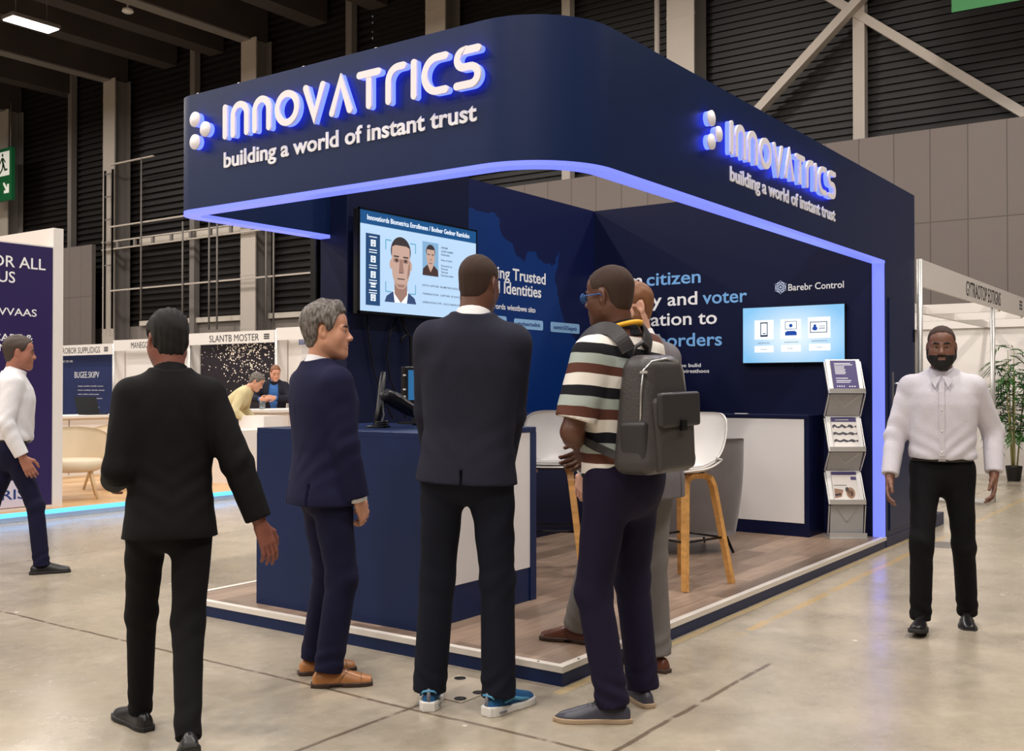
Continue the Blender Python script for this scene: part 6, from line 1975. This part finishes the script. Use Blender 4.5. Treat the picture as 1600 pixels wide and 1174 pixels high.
c3 = dict(
    skin=skin('dark_brown', (92, 58, 42)), res=.0042, hair=[(M['hair_shaved'], HAIR_CROP, .0028, 0, .0008)], brow=M['hair_dark'], lip=skin('lip_dark', (92, 52, 46)),
    pel=(-.035, .05, .92), lean=.02, side=-.075, hs=.94, twist=.0, head=(.14, .04, 0), bare_arms=True,
    polo_rows=[(.02, .178, .134, .0), (.08, .176, .130, .004)] + POLO_ROWS[3:],
    wr_L=(-.10, .24, 1.12), pole_L=(-1, -.5, -.3), wr_R=(.05, .26, 1.10), pole_R=(1, -.5, -.3),
    hand_L=dict(curl=.55, palm=(.3, -.6, .3), thumb=(0, .2, 1)), hand_R=dict(curl=.55, palm=(-.3, -.6, .3), thumb=(0, .2, 1)),
    foot_L=(-.105, -.02, 0, .70, 0), foot_R=(.11, .03, 0, -.55, 0), leg_w=1.05, hem=.022,
    wear=[('polo', stripes())], collar_m=cloth('black_collar', (26, 26, 32)), trousers=purple_navy, shoe=('plain', slate_l, gum, M['lace_black']), shoe_len=.29)
person('man in a striped polo shirt with a dark backpack, seen from behind', 1.935, (-.155, -.48, 0), (.13, .99), c3)
# lanyard and glasses of the striped man
HC, Rh, hs, tp = c3['HC'], c3['Rh'], c3['hs'], c3['tp']
mb = MB()
loop_ = []
for a in np.linspace(-2.35, 2.35, 25):
    loop_.append(tuple(tp(.082 * math.sin(a), -.026 - .084 * math.cos(a), .603 - .045 * (1 - math.cos(a)) * .5)))
loop_ = [tuple(tp(-.03, .150, .30))] + loop_ + [tuple(tp(.03, .150, .30))]
P_ = [Vector(p) for p in loop_]
mb.tube(loop_, .0105, 8)
ly = mb.build('lanyard', mat('yellow_lanyard', srgb(232, 172, 30), .6, vary=.04), c3['root'], True)
gl_ = MB()
g3 = lambda x, y, z: tuple(HC + Rh @ (np.array((x, y, z)) * hs))
for q in (-1, 1):
    gl_.tube([g3(q * .033 + .024 * math.cos(a), .112, .004 + .018 * math.sin(a)) for a in np.linspace(0, 2 * PI, 20)[:-1]], .0028, 6, True)
    gl_.tube([g3(q * .057, .110, .010), g3(q * .078, .085, .012), g3(q * .083, .0, .014), g3(q * .080, -.012, .0)], .0028, 6)
gl_.tube([g3(-.009, .113, .008), g3(.009, .113, .008)], .0025, 6)
gls = gl_.build('glasses', mat('blue_glasses_frame', srgb(34, 78, 150), .3), c3['root'], True)
mb = MB()
for q in (-1, 1):
    mb.cyl(g3(q * .033, .1112, .004), g3(q * .033, .1125, .004), .023 * hs, 18)
mb.build('lenses', mat('bluish_lens', srgb(96, 148, 196), .08, vary=0, alpha=.6), gls, True)

# backpack
bpk_m = mat('dark_grey_leather', srgb(58, 54, 54), .45, vary=.12, scale=8, bump=.15, bscale=90)
bpk_d = mat('darker_strap_leather', srgb(42, 39, 41), .5, vary=.1, scale=8)
Rt3 = c3['Rt']
bp = thing('backpack', 'dark grey leather backpack with flap pocket worn by the man in the striped polo', 'backpack', c3['root'].location, c3['root'].rotation_euler.z)
def BP(x, y, z): return tp(x - .06, y, z)
Rb = Rt3 @ roty(.05) @ rotz(.0)
cB = BP(.0, -.205, .258)
def rbox_d(X, Y, Z, c, R, hx, hy, hz, r, taper=0.0, puff=0.0):
    x, y, z = X - c[0], Y - c[1], Z - c[2]
    u = R[0, 0] * x + R[1, 0] * y + R[2, 0] * z; v = R[0, 1] * x + R[1, 1] * y + R[2, 1] * z; w = R[0, 2] * x + R[1, 2] * y + R[2, 2] * z
    k = 1 - taper * w / hz
    qx = np.abs(u) - hx * k + r; qy = np.abs(v + 0) - hy * (1 - taper * 1.3 * w / hz) - puff * (1 - (u / hx) ** 2) * (1 - (w / hz) ** 2) + r; qz = np.abs(w) - hz + r
    return np.sqrt(np.maximum(qx, 0) ** 2 + np.maximum(qy, 0) ** 2 + np.maximum(qz, 0) ** 2) + np.minimum(np.maximum(qx, np.maximum(qy, qz)), 0) - r
F = Field(cB - .34, cB + .34, .005)
F.op(lambda X, Y, Z: rbox_d(X, Y, Z, cB, Rb, .155, .085, .235, .055, .17, .012) + vnoise(X, Y, Z, 4, 14) * .0022, cB - .33, cB + .33, .01)
F.mesh('main_compartment', bpk_m, bp)
cP = cB + Rb @ np.array((0, -.085, -.02))
F = Field(cP - .26, cP + .26, .005)
F.op(lambda X, Y, Z: rbox_d(X, Y, Z, cP + Rb @ np.array((0, .01, -.06)), Rb, .125, .04, .145, .025, .02, .008) + vnoise(X, Y, Z, 6, 16) * .0015, cP - .25, cP + .25, .01)
F.mesh('front_pocket', bpk_m, bp)
cF = cP + Rb @ np.array((0, -.034, .035))
F = Field(cF - .22, cF + .22, .005)
F.op(lambda X, Y, Z: rbox_d(X, Y, Z, cF, Rb, .132, .017, .068, .012), cF - .2, cF + .2, .005)
fl_o = F.mesh('pocket_flap', bpk_d, bp)
cK = cF + Rb @ np.array((0, -.019, -.062))
MB().obox(tuple(cK), tuple(Rb[:, 0]), tuple(Rb[:, 1]), tuple(Rb[:, 2]), .018, .006, .02).build('buckle', M['black_metal'], fl_o, True)
lb = lambda x, y, z: tuple(cB + Rb @ np.array((x, y, z)))
for q in (-1, 1):
    cS = cB + Rb @ np.array((q * .150, -.012, -.12))
    F = Field(cS - .17, cS + .17, .005)
    F.op(lambda X, Y, Z: rbox_d(X, Y, Z, cS, Rb, .022, .062, .095, .018, 0), cS - .16, cS + .16, .005)
    F.mesh('side_pocket', bpk_d, bp)
MB().tube([lb(-.158, -.045, -.06), lb(-.152, -.05, .08), lb(-.135, -.052, .17), lb(-.09, -.06, .205), lb(0, -.065, .216), lb(.09, -.06, .205), lb(.135, -.052, .17), lb(.152, -.05, .08)], .0045, 8).build('zip', M['steel'], bp, True)
MB().obox(lb(-.140, -.058, .165), tuple(Rb[:, 1]), tuple(Rb[:, 0]), tuple(Rb[:, 2]), .016, .004, .005).build('zip_puller', M['alu'], bp, True)
MB().tube([lb(-.045, .06, .225), lb(-.04, .05, .268), lb(0, .045, .285), lb(.04, .05, .268), lb(.045, .06, .225)], .009, 10).build('top_handle', bpk_d, bp, True)
def strap(q):
    pts_ = [tp(-.05 + q * .05, -.14, .49), tp(-.03 + q * .085, -.118, .545), tp(q * .105, -.075, .578), tp(q * .11, -.02, .588), tp(q * .115, .05, .565), tp(q * .125, .115, .49), tp(q * .135, .145, .38), tp(q * .16, .12, .24), tp(q * .19, .03, .16), tp(-.05 + q * .155, -.15, .11)]
    P = [np.array(p) for p in pts_]
    # resample smoothly
    t0 = np.linspace(0, 1, len(P)); t1 = np.linspace(0, 1, 40)
    A = np.array([np.interp(t1, t0, [p[i] for p in P]) for i in range(3)]).T
    ker = np.array([1, 2, 3, 2, 1]) / 9
    A2 = np.array([np.convolve(np.pad(A[:, i], 2, 'edge'), ker, 'valid') for i in range(3)]).T
    ctr = tp(0, -.02, .35)
    mb = MB(); mb.smooth = True
    v = []
    for i in range(40):
        d = nrm(A2[min(i + 1, 39)] - A2[max(i - 1, 0)])
        axis_pt = ctr.copy(); axis_pt[2] = min(A2[i][2], tp(0, 0, .50)[2])
        out = A2[i] - axis_pt; out = nrm(out - d * out.dot(d))
        sd = np.cross(d, out)
        w = .030 if i < 27 else .016
        for a, b in ((-1, -.4), (1, -.4), (1, .6), (-1, .6)):
            v.append(tuple(A2[i] + sd * w * a + out * .012 * b))
    f = []
    for i in range(39):
        for k in range(4):
            f.append((i * 4 + k, i * 4 + (k + 1) % 4, i * 4 + 4 + (k + 1) % 4, i * 4 + 4 + k))
    f += [(3, 2, 1, 0), (156, 157, 158, 159)]
    mb.smooth = False
    mb.add(v, f)
    return mb.build('shoulder_strap', bpk_d, bp, True)
strap(-1); strap(1)

# 4: grey suit, one foot up on the platform
person('bearded man in a grey suit, one foot up on the platform edge', 1.90, (.47, -.05, 0), (.27, .963), dict(
    skin=skin('ruddy', (216, 166, 144)), res=.0045, hair=[(M['hair_ginger'], HAIR_SHORT, .007, 0, .0015), (M['hair_ginger'], BEARD, .004, 0, .001, 'beard')], brow=M['hair_ginger'], lip=skin('lip_ruddy', (190, 126, 110)),
    pel=(-.02, -.147, .945), lean=.05, head=(1.28, .04, 0), hoff=(-.01, .0, .005), twist=.0, hs=.92,
    wr_L=(-.19, .06, .96), pole_L=(-.6, -1, 0), wr_R=(.25, -.05, .92), pole_R=(.5, -1, 0),
    foot_L=(-.065, .165, PZ + .002, .49, 0), foot_R=(.08, -.21, 0, .05, 0), hem=.012, leg_w=1.08, hem_w=1.08,
    wear=[('jacket', grey_suit)], shirt_m=white_shirt, trousers=grey_trouser, shoe=('derby', brown_l, tan_s, tan_lace), vent=((-.1, 1), (.1, 1))))

# 5: dark suit, walking away
person('person in a black suit walking away at the left, right hand swung out', 1.73, (-1.525, .835, 0), (.50, .86), dict(
    skin=skin('brown_red', (128, 76, 62)), res=.0045, hair=[(M['hair_dark'], HAIR_SHORT, .011, 0, .0028)], brow=M['hair_dark'],
    pel=(.02, .0, .905), lean=.05, head=(.25, .08, 0), twist=-.05, bulk=.86, hs=.9,
    wr_R=(.36, -.10, .80), pole_R=(.2, -1, .2), wr_L=(-.17, .22, 1.0), pole_L=(-.02, -1, 0),
    hand_R=dict(curl=.35, palm=(-.4, .8, 0), thumb=(.3, .3, -.5)),
    foot_L=(-.045, .18, 0, .35, 0), foot_R=(.045, -.42, .10, -.05, .62), leg_w=.92, hem_w=.85,
    wear=[('jacket', black_suit, [(-.08, .205, .150, .0)] + SUIT_ROWS[1:])], shirt_m=black_suit, cuff=False, trousers=cloth('black_trousers', (13, 12, 14)), shoe=('plain', M['leather_black'], M['sole_black'], M['lace_black']), shoe_len=.27, vent=()))

# 6: white shirt at the left edge
person('person in a white shirt and dark trousers walking in front of the purple panel', 1.80, (.06, 4.86, 0), (.85, -.52), dict(
    skin=skin('mid', (168, 112, 92)), res=.006, hair=[(M['hair_brown'], HAIR_SHORT, .010, 0, .002)], brow=M['hair_brown'],
    pel=(0, .02, .905), lean=.05, head=(0, .05, 0),
    wr_R=(.24, .10, .87), pole_R=(.4, -1, 0), wr_L=(-.27, -.12, .93), pole_L=(-.4, -1, 0),
    foot_R=(.09, .16, 0, .1, 0), foot_L=(-.09, -.42, .06, 0, .45), leg_w=.92,
    wear=[('shirt', white_shirt)], trousers=navy_trouser, belt=M['leather_black'], shoe=('plain', M['leather_black'], M['sole_black'], M['lace_black'])))

# 7: white shirt walking towards the camera on the right
grey_shirt = cloth('pale_lilac_grey_shirt', (206, 202, 210), .8, .05, .2, 100)
c7 = dict(
    skin=skin('brown', (120, 82, 66)), res=.005, hair=[(M['hair_shaved'], HAIR_CROP, .0028, 0, .0008)], brow=M['hair_dark'], lip=skin('lip_brown', (120, 74, 66)),
    pel=(0, .0, .905), lean=.02, head=(0, .05, 0), bulk=1.0,
    wr_R=(.275, .14, .86), pole_R=(.5, -1, 0), wr_L=(-.27, .0, .88), pole_L=(-.5, -1, 0),
    foot_R=(.11, .10, 0, -.1, -.12), foot_L=(-.13, -.22, .0, .02, .05), leg_w=.95,
    wear=[('shirt', grey_shirt)], trousers=cloth('black_trousers_walking', (14, 13, 16)), belt=M['leather_black'], shoe=('plain', M['leather_black'], M['sole_black'], M['lace_black']))
person('man in a pale shirt and black trousers walking this way, right of the stand', 1.77, (2.26, -1.12, 0), (-.97, -.23), c7)
# collar points, button front and beard
tp7, Rt7 = c7['tp'], c7['Rt']
mb = MB()
for q in (-1, 1):
    mb.prism([(0, 0), (.055, -.02), (.03, -.075)] if q > 0 else [(0, 0), (-.055, -.02), (-.03, -.075)], tuple(tp7(q * .004, .092, .552)), (1, 0, 0), (0, -.45, 1), -.006)
mb.build('collar_points', grey_shirt, c7['root'], True)
mb = MB()
pts7 = [tp7(0, yy, zz) for zz, yy in ((.52, .094), (.46, .122), (.39, .140), (.27, .142), (.15, .142), (.10, .142))]
for a, b_ in zip(pts7[:-1], pts7[1:]):
    mb.beam(tuple(a), tuple(b_), .03, .006, (0, 1, 0))
pk = mb.build('button_placket', grey_shirt, c7['root'], True)
mb = MB()
for i in range(1, 5):
    p = pts7[i]
    mb.cyl(tuple(p + np.array((0, .002, -.03))), tuple(p + np.array((0, .0055, -.03))), .0055, 10)
mb.build('button', M['white_plastic'], pk, True)
hair_mesh(c7['root'], c7['HC'], c7['Rh'], c7['hs'], M['hair_dark'], BEARD, .0035, 0, .001, 'beard', beard=True)

# 8: bending man in a cream sweater
cream_sw = cloth('cream_sweater', (206, 192, 150), .9, .06, .35, 150)
person('man in a cream sweater bending over the white plinth in the left booth', 1.74, (5.50, 9.05, .1), (.58, -.815), dict(
    skin=skin('light_far', (204, 150, 124)), res=.006, hair=[(M['hair_grey'], HAIR_SHORT, .012, 0, .003)], brow=M['hair_brown'],
    pel=(0, -.14, .90), lean=.88, head=(0, .12, 0), level=.45,
    wr_R=(.16, .30, .80), pole_R=(.6, -.6, 0), wr_L=(-.2, .3, .80), pole_L=(-.6, -.6, 0),
    foot_R=(.11, -.12, 0, -.1, 0), foot_L=(-.11, .02, 0, .1, 0),
    wear=[('shirt', cream_sw, POLO_ROWS, 'sweater')], trousers=cloth('dark_jeans', (44, 46, 62)), shoe=('plain', M['leather_black'], M['sole_black'], M['lace_black'])))

# 9: man in a dark jacket and blue shirt behind the counter
blue_sh = cloth('blue_shirt', (62, 106, 170), .8, .05, .2, 120)
person('man with reddish hair in a dark jacket and blue shirt behind the far counter', 1.72, (7.25, 10.1, .1), (-.75, -.66), dict(
    skin=skin('pink_far', (212, 154, 128)), res=.006, hair=[(M['hair_ginger'], HAIR_SHORT, .008, 0, .0015)], brow=M['hair_ginger'], lip=skin('lip_ruddy', (190, 126, 110)),
    pel=(0, 0, .86), lean=.10, head=(.3, .35, 0),
    wr_R=(.18, .34, 1.08), pole_R=(1, -.5, -.4), wr_L=(-.06, .36, 1.10), pole_L=(-1, -.5, -.4),
    foot_R=(.1, .0, 0, 0, 0), foot_L=(-.1, .0, 0, 0, 0),
    wear=[('shirt_front', blue_sh), ('jacket', cloth('black_blazer', (34, 34, 46)))], shirt_m=blue_sh, front=[(-.015, -.2), (.015, -.2), (.045, .1), (.085, .35), (.06, .62), (-.06, .62), (-.085, .35), (-.045, .1)], vent=(),
    trousers=dark_trouser, shoe=('plain', M['leather_black'], M['sole_black'], M['lace_black'])))
